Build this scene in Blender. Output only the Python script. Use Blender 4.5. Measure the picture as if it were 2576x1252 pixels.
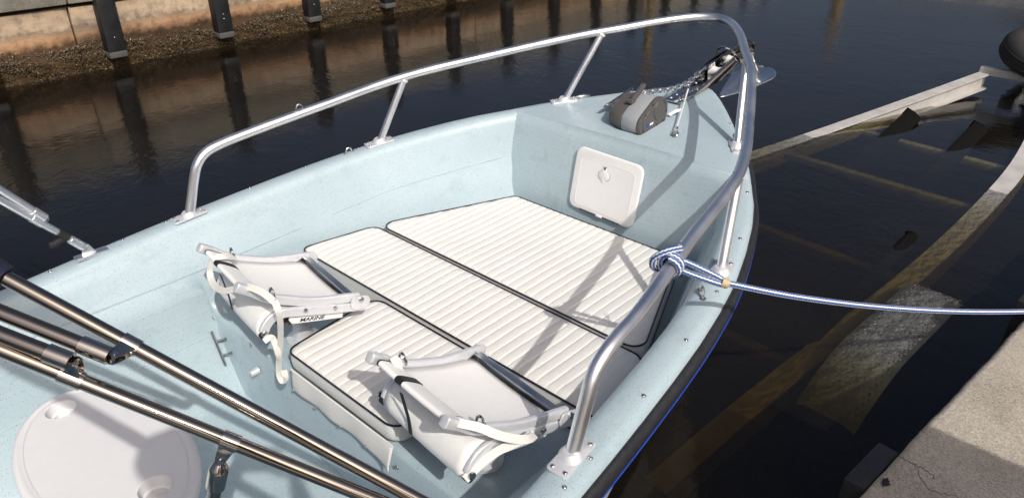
import bpy, bmesh, math, random
import numpy as np
from mathutils import Vector, Matrix
R = math.radians
rnd = random.Random(7)
for o in list(bpy.data.objects): bpy.data.objects.remove(o, do_unlink=True)
scene = bpy.context.scene
col = scene.collection

# ------------------------------------------------------------------ camera, sky, sun, exposure
CAM = Vector((-1.427, -1.523, 1.336)); YAW = R(42.392); PIT = R(28.914)
FWD = Vector((math.cos(YAW)*math.cos(PIT), math.sin(YAW)*math.cos(PIT), -math.sin(PIT)))
RGT = Vector((math.sin(YAW), -math.cos(YAW), 0)); UPV = RGT.cross(FWD)
cd = bpy.data.cameras.new('camera'); cam = bpy.data.objects.new('camera', cd); col.objects.link(cam)
cd.sensor_width = 36; cd.lens = 36*1829/2576; cd.clip_start = 0.02; cd.clip_end = 1000
M3 = Matrix((RGT, UPV, -FWD)).transposed()
cam.matrix_world = Matrix.Translation(CAM) @ M3.to_4x4()
scene.camera = cam

SUN_AZ, SUN_EL = R(-112.6), R(42)
sdir = Vector((math.cos(SUN_AZ)*math.cos(SUN_EL), math.sin(SUN_AZ)*math.cos(SUN_EL), math.sin(SUN_EL)))
world = bpy.data.worlds.new('World'); scene.world = world; world.use_nodes = True
wn = world.node_tree.nodes; wl = world.node_tree.links
bg = wn['Background']; sky = wn.new('ShaderNodeTexSky'); sky.sky_type = 'NISHITA'; sky.sun_disc = False
sky.sun_elevation = SUN_EL; sky.sun_rotation = math.atan2(sdir.x, sdir.y); sky.air_density = 0.7; sky.dust_density = 7.0; sky.ozone_density = 1.0
wl.new(sky.outputs[0], bg.inputs[0]); bg.inputs[1].default_value = 0.105
sl = bpy.data.lights.new('sun', 'SUN'); sun = bpy.data.objects.new('sun', sl); col.objects.link(sun)
sl.energy = 3.25; sl.angle = R(0.6); sl.color = (1.0, 0.95, 0.87)
sun.rotation_euler = sdir.to_track_quat('Z', 'Y').to_euler(); sun.location = (-6, -12, 14)
scene.view_settings.view_transform = 'Standard'; scene.view_settings.look = 'None'
scene.view_settings.gamma = 1; scene.view_settings.exposure = -0.04
scene.cycles.max_bounces = 10; scene.cycles.transparent_max_bounces = 16; scene.cycles.caustics_reflective = False

WATER = -0.45
# ------------------------------------------------------------------ measuring helper: point of the sight line through a photo position at a given height
def at(x, y, z):
    d = FWD + RGT*((x-1288)/1829) - UPV*((y-626)/1829)
    return CAM + d*((z-CAM.z)/d.z)

# ------------------------------------------------------------------ materials
def new_mat(name):
    m = bpy.data.materials.new(name); m.use_nodes = True
    nt = m.node_tree; return m, nt, nt.nodes['Principled BSDF']
def N(nt, t, **kw):
    n = nt.nodes.new(t)
    for k, v in kw.items():
        if k.startswith('i_'): n.inputs[k[2:]].default_value = v
        else: setattr(n, k, v)
    return n
def inp(n, name, v):
    n.inputs[name].default_value = v
def ramp(nt, src, stops, interp='LINEAR'):
    r = nt.nodes.new('ShaderNodeValToRGB'); e = r.color_ramp.elements; r.color_ramp.interpolation = interp
    while len(e) < len(stops): e.new(0.5)
    for q, (p, c) in zip(e, stops):
        q.position = p; q.color = (c[0], c[1], c[2], 1) if not isinstance(c, (int, float)) else (c, c, c, 1)
    nt.links.new(src, r.inputs[0]); return r
def coords(nt, kind='Object', scale=(1, 1, 1)):
    tc = nt.nodes.new('ShaderNodeTexCoord'); mp = nt.nodes.new('ShaderNodeMapping')
    mp.inputs['Scale'].default_value = scale; nt.links.new(tc.outputs[kind], mp.inputs[0]); return mp.outputs[0]
def noise(nt, vec, scale, detail=4, rough=0.55):
    n = nt.nodes.new('ShaderNodeTexNoise'); n.inputs['Scale'].default_value = scale; n.inputs['Detail'].default_value = detail
    n.inputs['Roughness'].default_value = rough
    nt.links.new(vec, n.inputs['Vector']); return n
def mixc(nt, fac, a, b, mode='MIX'):
    m = nt.nodes.new('ShaderNodeMix'); m.data_type = 'RGBA'; m.blend_type = mode
    for s, v in ((0, fac), (6, a), (7, b)):
        if hasattr(v, 'is_linked'): nt.links.new(v, m.inputs[s])
        elif s == 0: m.inputs[0].default_value = v
        else: m.inputs[s].default_value = (v[0], v[1], v[2], 1)
    return m.outputs[2]
def bump(nt, b, height, strength, dist=0.01):
    n = nt.nodes.new('ShaderNodeBump'); n.inputs['Strength'].default_value = strength; n.inputs['Distance'].default_value = dist
    nt.links.new(height, n.inputs['Height']); nt.links.new(n.outputs[0], b.inputs['Normal']); return n
def plain(name, c, rough=0.5, metal=0.0, var=0.06, vs=30, bs=0.0, bscale=200, spec=0.5):
    m, nt, b = new_mat(name); v = coords(nt)
    n = noise(nt, v, vs, 5)
    lo = [x*(1-var) for x in c]; hi = [min(1, x*(1+var)) for x in c]
    r = ramp(nt, n.outputs[0], [(0.3, lo), (0.7, hi)]); nt.links.new(r.outputs[0], b.inputs['Base Color'])
    rr = ramp(nt, n.outputs[0], [(0.3, max(0, rough-0.05)), (0.7, min(1, rough+0.07))]); nt.links.new(rr.outputs[0], b.inputs['Roughness'])
    inp(b, 'Metallic', metal); inp(b, 'Specular IOR Level', spec)
    if bs: bump(nt, b, noise(nt, v, bscale, 3).outputs[0], bs, 0.002)
    return m
MAT = {}
def gelcoat():
    m, nt, b = new_mat('gelcoat_speckled_blue'); v = coords(nt)
    big = noise(nt, v, 3.0, 4)
    base = ramp(nt, big.outputs[0], [(0.25, (0.37, 0.468, 0.52)), (0.5, (0.40, 0.50, 0.552)), (0.75, (0.43, 0.53, 0.58))])
    fac = None
    for sc, th, dark in ((250, 0.14, 0.6), (350, 0.15, 0.5), (170, 0.06, 0.7)):
        vo = N(nt, 'ShaderNodeTexVoronoi', feature='F1'); vo.inputs['Scale'].default_value = sc; nt.links.new(v, vo.inputs['Vector'])
        sep = N(nt, 'ShaderNodeSeparateColor'); nt.links.new(vo.outputs['Color'], sep.inputs[0])
        pick = N(nt, 'ShaderNodeMath', operation='GREATER_THAN'); nt.links.new(sep.outputs[0], pick.inputs[0]); pick.inputs[1].default_value = dark
        dot = N(nt, 'ShaderNodeMath', operation='LESS_THAN'); nt.links.new(vo.outputs['Distance'], dot.inputs[0])
        wob = N(nt, 'ShaderNodeMath', operation='MULTIPLY'); nt.links.new(sep.outputs[1], wob.inputs[0]); wob.inputs[1].default_value = th*1.9
        nt.links.new(wob.outputs[0], dot.inputs[1])
        mu = N(nt, 'ShaderNodeMath', operation='MULTIPLY'); nt.links.new(pick.outputs[0], mu.inputs[0]); nt.links.new(dot.outputs[0], mu.inputs[1])
        if fac is None: fac = mu.outputs[0]
        else:
            mx = N(nt, 'ShaderNodeMath', operation='MAXIMUM'); nt.links.new(fac, mx.inputs[0]); nt.links.new(mu.outputs[0], mx.inputs[1]); fac = mx.outputs[0]
    sm = noise(nt, coords(nt, 'Object', (1, 2.2, 1.4)), 7, 7, 0.7); smr = ramp(nt, sm.outputs[0], [(0.30, (0.86, 0.87, 0.87)), (0.46, (1, 1, 1)), (0.66, (1, 1, 1)), (0.78, (1.07, 1.06, 1.05))])
    bc = mixc(nt, 1.0, base.outputs[0], smr.outputs[0], 'MULTIPLY')
    c = mixc(nt, fac, bc, (0.05, 0.075, 0.11)); nt.links.new(c, b.inputs['Base Color'])
    rg = ramp(nt, sm.outputs[0], [(0.3, 0.42), (0.7, 0.28)]); nt.links.new(rg.outputs[0], b.inputs['Roughness']); inp(b, 'Specular IOR Level', 0.5)
    st = noise(nt, coords(nt, 'Object', (1, 1, 0.25)), 160, 3); fine = noise(nt, v, 14, 4)
    ad = N(nt, 'ShaderNodeMath', operation='MULTIPLY_ADD'); nt.links.new(st.outputs[0], ad.inputs[0]); ad.inputs[1].default_value = 0.35; nt.links.new(fine.outputs[0], ad.inputs[2])
    bump(nt, b, ad.outputs[0], 0.16, 0.006)
    return m
MAT['gel'] = gelcoat()
MAT['hull'] = plain('hull_white', (0.72, 0.71, 0.67), 0.3, var=0.03)
MAT['rubber'] = plain('black_rubber', (0.018, 0.019, 0.024), 0.5, var=0.3, vs=60, bs=0.1)
MAT['blue'] = plain('blue_insert', (0.012, 0.055, 0.36), 0.4)
MAT['navy'] = plain('navy_canvas', (0.008, 0.011, 0.035), 0.85, var=0.3, vs=200, bs=0.4, bscale=500)
MAT['white_plastic'] = plain('white_plastic', (0.79, 0.79, 0.79), 0.34, var=0.015)
MAT['table_white'] = plain('table_white', (0.74, 0.74, 0.75), 0.5, var=0.015)
MAT['fabric'] = plain('white_sling_fabric', (0.87, 0.865, 0.85), 0.6, var=0.02, vs=60, bs=0.06, bscale=900)
MAT['webbing'] = plain('white_webbing', (0.72, 0.71, 0.67), 0.75, var=0.06, vs=300, bs=0.5, bscale=700)
MAT['black_web'] = plain('black_webbing', (0.012, 0.012, 0.014), 0.6, var=0.3, vs=300, bs=0.5, bscale=700)
MAT['piping'] = plain('navy_piping', (0.008, 0.011, 0.022), 0.4)
MAT['winch_grey'] = plain('winch_dark_grey', (0.085, 0.08, 0.078), 0.42, var=0.06)
MAT['winch_light'] = plain('winch_light_grey', (0.30, 0.32, 0.34), 0.3, var=0.03)
MAT['label_white'] = plain('label_white', (0.75, 0.75, 0.75), 0.5)
MAT['text'] = plain('print_black', (0.02, 0.02, 0.02), 0.5)
MAT['cable'] = plain('white_cable', (0.75, 0.75, 0.75), 0.4)
MAT['tan_tape'] = plain('tan_whipping', (0.5, 0.4, 0.24), 0.6, bs=0.3)
MAT['tyre'] = plain('tyre_rubber', (0.016, 0.016, 0.015), 0.75, var=0.3, vs=20, bs=0.3, bscale=80)
MAT['rim'] = plain('rim_paint', (0.5, 0.55, 0.56), 0.4)
MAT['carpet'] = plain('bunk_carpet', (0.006, 0.006, 0.006), 0.95, var=0.4, vs=200, bs=0.8, bscale=500, spec=0.08)
def metal(name, c, rough, bs=0.04, scale=(1, 1, 1), nscale=300, aniso=0.0):
    m, nt, b = new_mat(name); v = coords(nt, 'Object', scale)
    n = noise(nt, v, nscale, 3)
    inp(b, 'Metallic', 1.0); inp(b, 'Base Color', (*c, 1))
    r = ramp(nt, noise(nt, coords(nt), 9, 5).outputs[0], [(0.3, max(0.01, rough*0.8)), (0.7, rough*1.25)]); nt.links.new(r.outputs[0], b.inputs['Roughness'])
    if bs: bump(nt, b, n.outputs[0], bs, 0.001)
    return m
MAT['alu'] = metal('anodised_aluminium', (0.88, 0.885, 0.91), 0.36)
MAT['alu_dull'] = plain('satin_aluminium', (0.80, 0.81, 0.84), 0.40, metal=0.5, var=0.03, vs=60)
MAT['chrome'] = metal('stainless_steel', (0.62, 0.61, 0.60), 0.09, 0.012, nscale=60)
MAT['clamp_steel'] = metal('clamp_stainless', (0.48, 0.44, 0.40), 0.12, 0.012, nscale=60)
MAT['tube_steel'] = metal('stainless_tube_dark_reflection', (0.31, 0.275, 0.24), 0.085, 0.012, nscale=60)  # darker than stainless: reflections of unseen dark surroundings put into the colour
MAT['alu_shade_side'] = metal('aluminium_shade_side', (0.50, 0.52, 0.56), 0.38)  # shadow side of the seat's hinge bars put into a darker metal tone
MAT['galv'] = metal('galvanised_chain', (0.72, 0.74, 0.75), 0.24)
MAT['steel_reflect_dark'] = metal('polished_steel_reflect_dark', (0.33, 0.32, 0.31), 0.08, 0.01)  # black mirror reflections of the polished steel put into its colour
def vinyl():
    m, nt, b = new_mat('cushion_vinyl'); v = coords(nt)
    n = noise(nt, v, 6, 4); r = ramp(nt, n.outputs[0], [(0.3, (0.715, 0.705, 0.68)), (0.7, (0.755, 0.745, 0.72))])
    nt.links.new(r.outputs[0], b.inputs['Base Color']); inp(b, 'Roughness', 0.5); inp(b, 'Specular IOR Level', 0.4)
    a = noise(nt, v, 700, 2); c = noise(nt, coords(nt, 'Object', (0.35, 1, 1)), 40, 3)
    ad = N(nt, 'ShaderNodeMath', operation='MULTIPLY_ADD'); nt.links.new(a.outputs[0], ad.inputs[0]); ad.inputs[1].default_value = 0.12; nt.links.new(c.outputs[0], ad.inputs[2])
    bump(nt, b, ad.outputs[0], 0.22, 0.003); return m
MAT['vinyl'] = vinyl()
def rope_mat():
    m, nt, b = new_mat('blue_white_braid'); uv = coords(nt, 'UV')
    sep = N(nt, 'ShaderNodeSeparateXYZ'); nt.links.new(uv, sep.inputs[0])
    f = N(nt, 'ShaderNodeMath', operation='MULTIPLY'); nt.links.new(sep.outputs[1], f.inputs[0]); f.inputs[1].default_value = 210
    tri = N(nt, 'ShaderNodeMath', operation='PINGPONG'); nt.links.new(f.outputs[0], tri.inputs[0]); tri.inputs[1].default_value = 1.0
    ma = N(nt, 'ShaderNodeMath', operation='MULTIPLY_ADD'); nt.links.new(tri.outputs[0], ma.inputs[0]); ma.inputs[1].default_value = 0.03; nt.links.new(sep.outputs[0], ma.inputs[2])
    k = N(nt, 'ShaderNodeMath', operation='MULTIPLY'); nt.links.new(ma.outputs[0], k.inputs[0]); k.inputs[1].default_value = 5
    fr = N(nt, 'ShaderNodeMath', operation='FRACT'); nt.links.new(k.outputs[0], fr.inputs[0])
    g = N(nt, 'ShaderNodeMath', operation='GREATER_THAN'); nt.links.new(fr.outputs[0], g.inputs[0]); g.inputs[1].default_value = 0.54
    c = mixc(nt, g.outputs[0], (0.01, 0.085, 0.36), (0.68, 0.66, 0.62)); nt.links.new(c, b.inputs['Base Color']); inp(b, 'Roughness', 0.7)
    hs = N(nt, 'ShaderNodeMath', operation='PINGPONG'); nt.links.new(fr.outputs[0], hs.inputs[0]); hs.inputs[1].default_value = 0.5
    su = N(nt, 'ShaderNodeMath', operation='ADD'); nt.links.new(hs.outputs[0], su.inputs[0]); nt.links.new(tri.outputs[0], su.inputs[1])
    bump(nt, b, su.outputs[0], 0.6, 0.0015); return m
MAT['rope'] = rope_mat()
def concrete(name, cols, sc, rough=0.85, bs=0.35, grit=True):
    m, nt, b = new_mat(name); v = coords(nt)
    n = noise(nt, v, sc, 8, 0.65); r = ramp(nt, n.outputs[0], [(0.3, cols[0]), (0.5, cols[1]), (0.72, cols[2])])
    out = r.outputs[0]
    if grit:
        vo = N(nt, 'ShaderNodeTexVoronoi', feature='F1'); vo.inputs['Scale'].default_value = 260; nt.links.new(v, vo.inputs['Vector'])
        gr = ramp(nt, vo.outputs['Color'], [(0.0, 0.62), (0.5, 0.98), (1.0, 1.35)]); out = mixc(nt, 1.0, out, gr.outputs[0], 'MULTIPLY')
    nt.links.new(out, b.inputs['Base Color']); inp(b, 'Roughness', rough)
    bump(nt, b, noise(nt, v, sc*22, 6, 0.7).outputs[0], bs, 0.006); return m, nt, b
MAT['dock'] = concrete('dock_concrete', ((0.35, 0.31, 0.255), (0.44, 0.395, 0.33), (0.51, 0.46, 0.39)), 5)[0]
MAT['cap'] = concrete('cap_concrete', ((0.16, 0.15, 0.125), (0.235, 0.22, 0.185), (0.30, 0.28, 0.235)), 4)[0]
def wall_mat():
    m, nt, b = new_mat('seawall_concrete'); v = coords(nt)
    n = noise(nt, coords(nt, 'Object', (0.55, 1, 2.6)), 2.6, 8, 0.62); n2 = noise(nt, v, 11, 7, 0.68)
    c1 = ramp(nt, n.outputs[0], [(0.30, (0.22, 0.18, 0.145)), (0.46, (0.37, 0.285, 0.205)), (0.6, (0.45, 0.35, 0.25)), (0.75, (0.30, 0.245, 0.195))])
    c2 = ramp(nt, n2.outputs[0], [(0.32, 0.62), (0.5, 1.05), (0.68, 1.22)])
    c = mixc(nt, 1.0, c1.outputs[0], c2.outputs[0], 'MULTIPLY')
    # rust-brown stain and grey tide line that lie at fixed heights on the wall
    g = N(nt, 'ShaderNodeNewGeometry'); sp = N(nt, 'ShaderNodeSeparateXYZ'); nt.links.new(g.outputs['Position'], sp.inputs[0])
    zz = N(nt, 'ShaderNodeMath', operation='MULTIPLY_ADD'); nt.links.new(n2.outputs[0], zz.inputs[0]); zz.inputs[1].default_value = 0.16; nt.links.new(sp.outputs[2], zz.inputs[2])
    mr = N(nt, 'ShaderNodeMapRange'); nt.links.new(zz.outputs[0], mr.inputs[0]); mr.inputs[1].default_value = -0.3; mr.inputs[2].default_value = 0.3
    tide = ramp(nt, mr.outputs[0], [(0.30, (0.16, 0.11, 0.06)), (0.38, (0.62, 0.47, 0.36)), (0.45, (0.90, 0.70, 0.55)), (0.52, (0.66, 0.64, 0.63)), (0.58, (1, 1, 1)), (0.86, (1.0, 0.97, 0.93)), (0.95, (0.72, 0.70, 0.66))])
    c = mixc(nt, 1.0, c, tide.outputs[0], 'MULTIPLY')
    nt.links.new(c, b.inputs['Base Color']); inp(b, 'Roughness', 0.85)
    bump(nt, b, n2.outputs[0], 0.5, 0.02); return m
MAT['wall'] = wall_mat()
def barn_mat():
    m, nt, b = new_mat('barnacle_growth'); g = N(nt, 'ShaderNodeNewGeometry')
    sp = N(nt, 'ShaderNodeSeparateXYZ'); nt.links.new(g.outputs['Position'], sp.inputs[0])
    mr = N(nt, 'ShaderNodeMapRange'); nt.links.new(sp.outputs[2], mr.inputs[0]); mr.inputs[1].default_value = -0.44; mr.inputs[2].default_value = -0.2
    lo = ramp(nt, g.outputs['Random Per Island'], [(0.0, (0.015, 0.010, 0.005)), (0.5, (0.045, 0.03, 0.013)), (0.85, (0.09, 0.06, 0.022)), (0.97, (0.20, 0.13, 0.04))])
    hi = ramp(nt, g.outputs['Random Per Island'], [(0.0, (0.045, 0.034, 0.02)), (0.5, (0.10, 0.078, 0.05)), (0.9, (0.19, 0.155, 0.11)), (0.99, (0.33, 0.29, 0.23))])
    f = ramp(nt, mr.outputs[0], [(0.35, 0), (0.85, 1)])
    c = mixc(nt, f.outputs[0], lo.outputs[0], hi.outputs[0]); nt.links.new(c, b.inputs['Base Color']); inp(b, 'Roughness', 0.75); return m
MAT['barn'] = barn_mat()
MAT['post'] = plain('black_composite_post', (0.009, 0.0095, 0.012), 0.55, var=0.35, vs=12, bs=0.25, bscale=60)
MAT['post_tip'] = plain('silted_post_end', (0.075, 0.073, 0.072), 0.8, var=0.2, vs=50, bs=0.3)
MAT['trailer'] = plain('trailer_aluminium', (0.50, 0.48, 0.46), 0.55, metal=0.15, var=0.12, vs=9, bs=0.12)
def tread_mat():
    m, nt, b = new_mat('diamond_plate'); n = noise(nt, coords(nt), 14, 6)
    r = ramp(nt, n.outputs[0], [(0.3, (0.17, 0.178, 0.19)), (0.7, (0.28, 0.29, 0.305))]); nt.links.new(r.outputs[0], b.inputs['Base Color']); inp(b, 'Roughness', 0.5); inp(b, 'Metallic', 0.3); return m
MAT['tread'] = tread_mat()
MAT['piling'] = plain('piling_wood', (0.22, 0.16, 0.085), 0.9, var=0.4, vs=14, bs=0.5, bscale=50)
MAT['leaf'] = plain('foliage', (0.055, 0.085, 0.03), 0.7, var=0.5, vs=3)
MAT['bark'] = plain('bark', (0.12, 0.09, 0.06), 0.9, var=0.3, vs=20, bs=0.5)
MAT['ramp'] = concrete('ramp_wet_concrete', ((0.025, 0.026, 0.028), (0.045, 0.046, 0.05), (0.075, 0.074, 0.072)), 3)[0]
MAT['soil'] = plain('soil_and_grass', (0.12, 0.11, 0.06), 0.95, var=0.4, vs=4, bs=0.6, bscale=20)
MAT['locker'] = plain('locker_paint', (0.45, 0.45, 0.43), 0.45)
def water_mat():
    m, nt, b = new_mat('tannin_water'); nt.nodes.remove(b); out = nt.nodes['Material Output']
    v = coords(nt, 'Object', (1.0, 0.55, 1.0)); n1 = noise(nt, v, 7.0, 4, 0.5); n2 = noise(nt, coords(nt, 'Object', (0.75, 1.0, 1)), 26, 3, 0.55)
    ms = noise(nt, coords(nt), 0.55, 3)
    k = ramp(nt, ms.outputs[0], [(0.35, 0.25), (0.62, 1.0)])
    a = N(nt, 'ShaderNodeMath', operation='MULTIPLY_ADD'); nt.links.new(n2.outputs[0], a.inputs[0]); a.inputs[1].default_value = 0.55; nt.links.new(n1.outputs[0], a.inputs[2])
    h = N(nt, 'ShaderNodeMath', operation='MULTIPLY'); nt.links.new(a.outputs[0], h.inputs[0]); nt.links.new(k.outputs[0], h.inputs[1])
    bp = N(nt, 'ShaderNodeBump'); bp.inputs['Strength'].default_value = 0.36; bp.inputs['Distance'].default_value = 0.012; nt.links.new(h.outputs[0], bp.inputs['Height'])
    fr = N(nt, 'ShaderNodeFresnel'); fr.inputs[0].default_value = 1.333; nt.links.new(bp.outputs[0], fr.inputs['Normal'])
    gl = N(nt, 'ShaderNodeBsdfGlossy'); gl.inputs['Roughness'].default_value = 0.015; nt.links.new(bp.outputs[0], gl.inputs['Normal']); gl.inputs['Color'].default_value = (1, 1, 1, 1)
    tr = N(nt, 'ShaderNodeBsdfTransparent'); mx = N(nt, 'ShaderNodeMixShader')
    df = N(nt, 'ShaderNodeBsdfDiffuse'); df.inputs['Color'].default_value = (0.10, 0.083, 0.066, 1); silt = N(nt, 'ShaderNodeMixShader')   # silt hanging in the top layer
    sn = noise(nt, coords(nt), 0.9, 4); sr_ = ramp(nt, sn.outputs[0], [(0.3, 0.045), (0.7, 0.09)]); nt.links.new(sr_.outputs[0], silt.inputs[0])
    nt.links.new(tr.outputs[0], silt.inputs[1]); nt.links.new(df.outputs[0], silt.inputs[2])
    nt.links.new(fr.outputs[0], mx.inputs[0]); nt.links.new(silt.outputs[0], mx.inputs[1]); nt.links.new(gl.outputs[0], mx.inputs[2])
    nt.links.new(mx.outputs[0], out.inputs['Surface'])
    va = N(nt, 'ShaderNodeVolumeAbsorption'); va.inputs['Color'].default_value = (0.66, 0.60, 0.32, 1); va.inputs['Density'].default_value = 14.0
    nt.links.new(va.outputs[0], out.inputs['Volume']); return m
MAT['water'] = water_mat()

# ------------------------------------------------------------------ geometry helpers
def crom(pts, n=8, closed=False):
    P = [Vector(p) for p in pts]; out = []
    m = len(P); rng = m if closed else m-1
    for i in range(rng):
        if closed: a, b, c, d = P[(i-1) % m], P[i], P[(i+1) % m], P[(i+2) % m]
        else: a, b, c, d = P[max(i-1, 0)], P[i], P[i+1], P[min(i+2, m-1)]
        for j in range(n):
            t = j/n
            out.append(0.5*((2*b)+(c-a)*t+(2*a-5*b+4*c-d)*t*t+(3*b-a-3*c+d)*t**3))
    if not closed: out.append(P[-1].copy())
    return out
class MB:
    def __init__(s): s.v = []; s.f = []; s.uv = {}
    def add(s, vs, fs, M=None):
        k = len(s.v); s.v += [tuple((M @ Vector(p)) if M else p) for p in vs]; s.f += [tuple(i+k for i in f) for f in fs]; return s
    def box(s, c, d, M=None, ax=None):
        x, y, z = d[0]/2, d[1]/2, d[2]/2
        vs = [Vector((a*x, b*y, e*z)) for a in (-1, 1) for b in (-1, 1) for e in (-1, 1)]
        if ax: vs = [ax[0]*p.x+ax[1]*p.y+ax[2]*p.z for p in vs]
        vs = [p+Vector(c) for p in vs]
        return s.add(vs, [(0, 1, 3, 2), (4, 6, 7, 5), (0, 4, 5, 1), (2, 3, 7, 6), (0, 2, 6, 4), (1, 5, 7, 3)], M)
    def tube(s, path, r, seg=12, closed=False, caps=True, flat=None, up0=None, se=1.0):
        P = [Vector(p) for p in path]; m = len(P); T = []
        for i in range(m):
            a = P[(i-1) % m] if (closed or i > 0) else P[0]; b = P[(i+1) % m] if (closed or i < m-1) else P[-1]
            T.append((b-a).normalized())
        u = Vector(up0) if up0 else (Vector((0, 0, 1)) if abs(T[0].z) < 0.9 else Vector((1, 0, 0)))
        u = (u-T[0]*u.dot(T[0])).normalized(); k = len(s.v); L = 0; Ls = []
        for i in range(m):
            if i: 
                u = (u-T[i]*u.dot(T[i])).normalized(); L += (P[i]-P[i-1]).length
            Ls.append(L); w = T[i].cross(u); rr = r[i] if isinstance(r, (list, tuple)) else r
            for j in range(seg):
                a = 2*math.pi*j/seg; ca, sa = math.cos(a), math.sin(a)
                if flat: q = u*math.copysign(abs(ca)**se, ca)*flat[0]+w*math.copysign(abs(sa)**se, sa)*flat[1]
                else: q = (u*ca+w*sa)*rr
                s.v.append(tuple(P[i]+q))
        n = m if closed else m-1
        for i in range(n):
            for j in range(seg):
                a = k+i*seg+j; b = k+i*seg+(j+1) % seg; c = k+((i+1) % m)*seg+(j+1) % seg; d = k+((i+1) % m)*seg+j
                s.uv[len(s.f)] = [(j/seg, Ls[i]), ((j+1)/seg, Ls[i]), ((j+1)/seg, Ls[min(i+1, m-1)]), (j/seg, Ls[min(i+1, m-1)])]
                s.f.append((a, b, c, d))
        if caps and not closed:
            s.f.append(tuple(k+j for j in reversed(range(seg)))); s.f.append(tuple(k+(m-1)*seg+j for j in range(seg)))
        return s
    def ribbon(s, path, w, th, normals):
        # flat band: rectangle swept along path, normal given per point
        P = [Vector(p) for p in path]; m = len(P); k = len(s.v)
        for i in range(m):
            t = (P[min(i+1, m-1)]-P[max(i-1, 0)]).normalized(); n = Vector(normals[i] if isinstance(normals, list) else normals)
            n = (n-t*n.dot(t)).normalized(); b = t.cross(n)
            for a, c in ((-1, -1), (1, -1), (1, 1), (-1, 1)): s.v.append(tuple(P[i]+b*a*w/2+n*c*th/2))
        for i in range(m-1):
            for j in range(4):
                s.f.append((k+i*4+j, k+i*4+(j+1) % 4, k+(i+1)*4+(j+1) % 4, k+(i+1)*4+j))
        s.f.append((k+3, k+2, k+1, k)); e = k+(m-1)*4; s.f.append((e, e+1, e+2, e+3)); return s
    def prism(s, poly, o, ax, ay, az, h):
        o, ax, ay, az = Vector(o), Vector(ax), Vector(ay), Vector(az); n = len(poly); k = len(s.v)
        for q in (0, h):
            for a, b in poly: s.v.append(tuple(o+ax*a+ay*b+az*q))
        s.f.append(tuple(k+i for i in reversed(range(n)))); s.f.append(tuple(k+n+i for i in range(n)))
        for i in range(n): j = (i+1) % n; s.f.append((k+i, k+j, k+n+j, k+n+i))
        return s
    def lathe(s, prof, o, az, seg=24, cap=True):
        o, az = Vector(o), Vector(az).normalized(); u = az.orthogonal().normalized(); w = az.cross(u); k = len(s.v); m = len(prof)
        for r, h in prof:
            for j in range(seg):
                a = 2*math.pi*j/seg; s.v.append(tuple(o+az*h+(u*math.cos(a)+w*math.sin(a))*r))
        for i in range(m-1):
            for j in range(seg): s.f.append((k+i*seg+j, k+i*seg+(j+1) % seg, k+(i+1)*seg+(j+1) % seg, k+(i+1)*seg+j))
        if cap and prof[0][0] > 1e-6: s.f.append(tuple(k+j for j in reversed(range(seg))))
        if cap and prof[-1][0] > 1e-6: s.f.append(tuple(k+(m-1)*seg+j for j in range(seg)))
        return s
    def grid(s, rows, flip=False):
        k = len(s.v); m = len(rows[0])
        for r in rows: s.v += [tuple(p) for p in r]
        for i in range(len(rows)-1):
            for j in range(m-1):
                q = (k+i*m+j, k+i*m+j+1, k+(i+1)*m+j+1, k+(i+1)*m+j); s.f.append(tuple(reversed(q)) if flip else q)
        return s
    def mesh(s, name, smooth=True, angle=38, bevel=0, fix=True, seg=2):
        me = bpy.data.meshes.new(name); me.from_pydata(s.v, [], s.f)
        if s.uv:
            ul = me.uv_layers.new(name='UVMap')
            for p in me.polygons:
                q = s.uv.get(p.index)
                if q and len(q) == p.loop_total:
                    for li, c in zip(p.loop_indices, q): ul.data[li].uv = c
        if bevel or fix:
            bm = bmesh.new(); bm.from_mesh(me)
            if bevel:
                es = [e for e in bm.edges if len(e.link_faces) == 2 and e.calc_face_angle(0) > R(30)]
                bmesh.ops.bevel(bm, geom=es, offset=bevel, segments=seg, affect='EDGES', profile=0.5, clamp_overlap=True)
            if fix: bmesh.ops.recalc_face_normals(bm, faces=bm.faces)
            bm.to_mesh(me); bm.free()
        if smooth:
            me.shade_smooth(); me.set_sharp_from_angle(angle=R(angle))
        return me
    def build(s, name, mat, parent=None, **kw):
        return obj(name, s.mesh(name, **kw), mat, parent)
ROOTLOC = {}
def obj(name, me, mat, parent=None):
    o = bpy.data.objects.new(name, me); col.objects.link(o)
    if mat is not None and not me.materials: me.materials.append(MAT[mat] if isinstance(mat, str) else mat)
    if parent is not None:
        o.parent = parent; r = parent
        if r.name in ROOTLOC: o.matrix_parent_inverse = ROOTLOC[r.name].inverted()
    return o
def thing(name, label, cat, loc=(0, 0, 0), group=None, rotz=0.0, local=False):
    o = bpy.data.objects.new(name, None); col.objects.link(o); o.location = loc; o.rotation_euler = (0, 0, rotz); o.empty_display_size = 0.05
    if not local: ROOTLOC[o.name] = Matrix.Translation(loc)
    tag(o, label, cat, group); return o
def tag(o, label, cat, group=None):
    o['label'] = label; o['category'] = cat
    if group: o['group'] = group
    return o
def struct(o): o['kind'] = 'structure'; return o
def copy_tree(o, parent=None):
    c = o.copy(); col.objects.link(c); c.parent = parent
    for ch in [q for q in o.children]: copy_tree(ch, c)
    return c
def text_mesh(s, size, name, depth=0.0006):
    cu = bpy.data.curves.new(name, 'FONT'); cu.body = s; cu.size = size; cu.extrude = depth; cu.align_x = 'CENTER'; cu.align_y = 'CENTER'; cu.offset = size*0.012
    o = bpy.data.objects.new(name, cu); col.objects.link(o); dg = bpy.context.evaluated_depsgraph_get()
    me = bpy.data.meshes.new_from_object(o.evaluated_get(dg)); bpy.data.objects.remove(o); bpy.data.curves.remove(cu); me.name = name; return me
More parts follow.
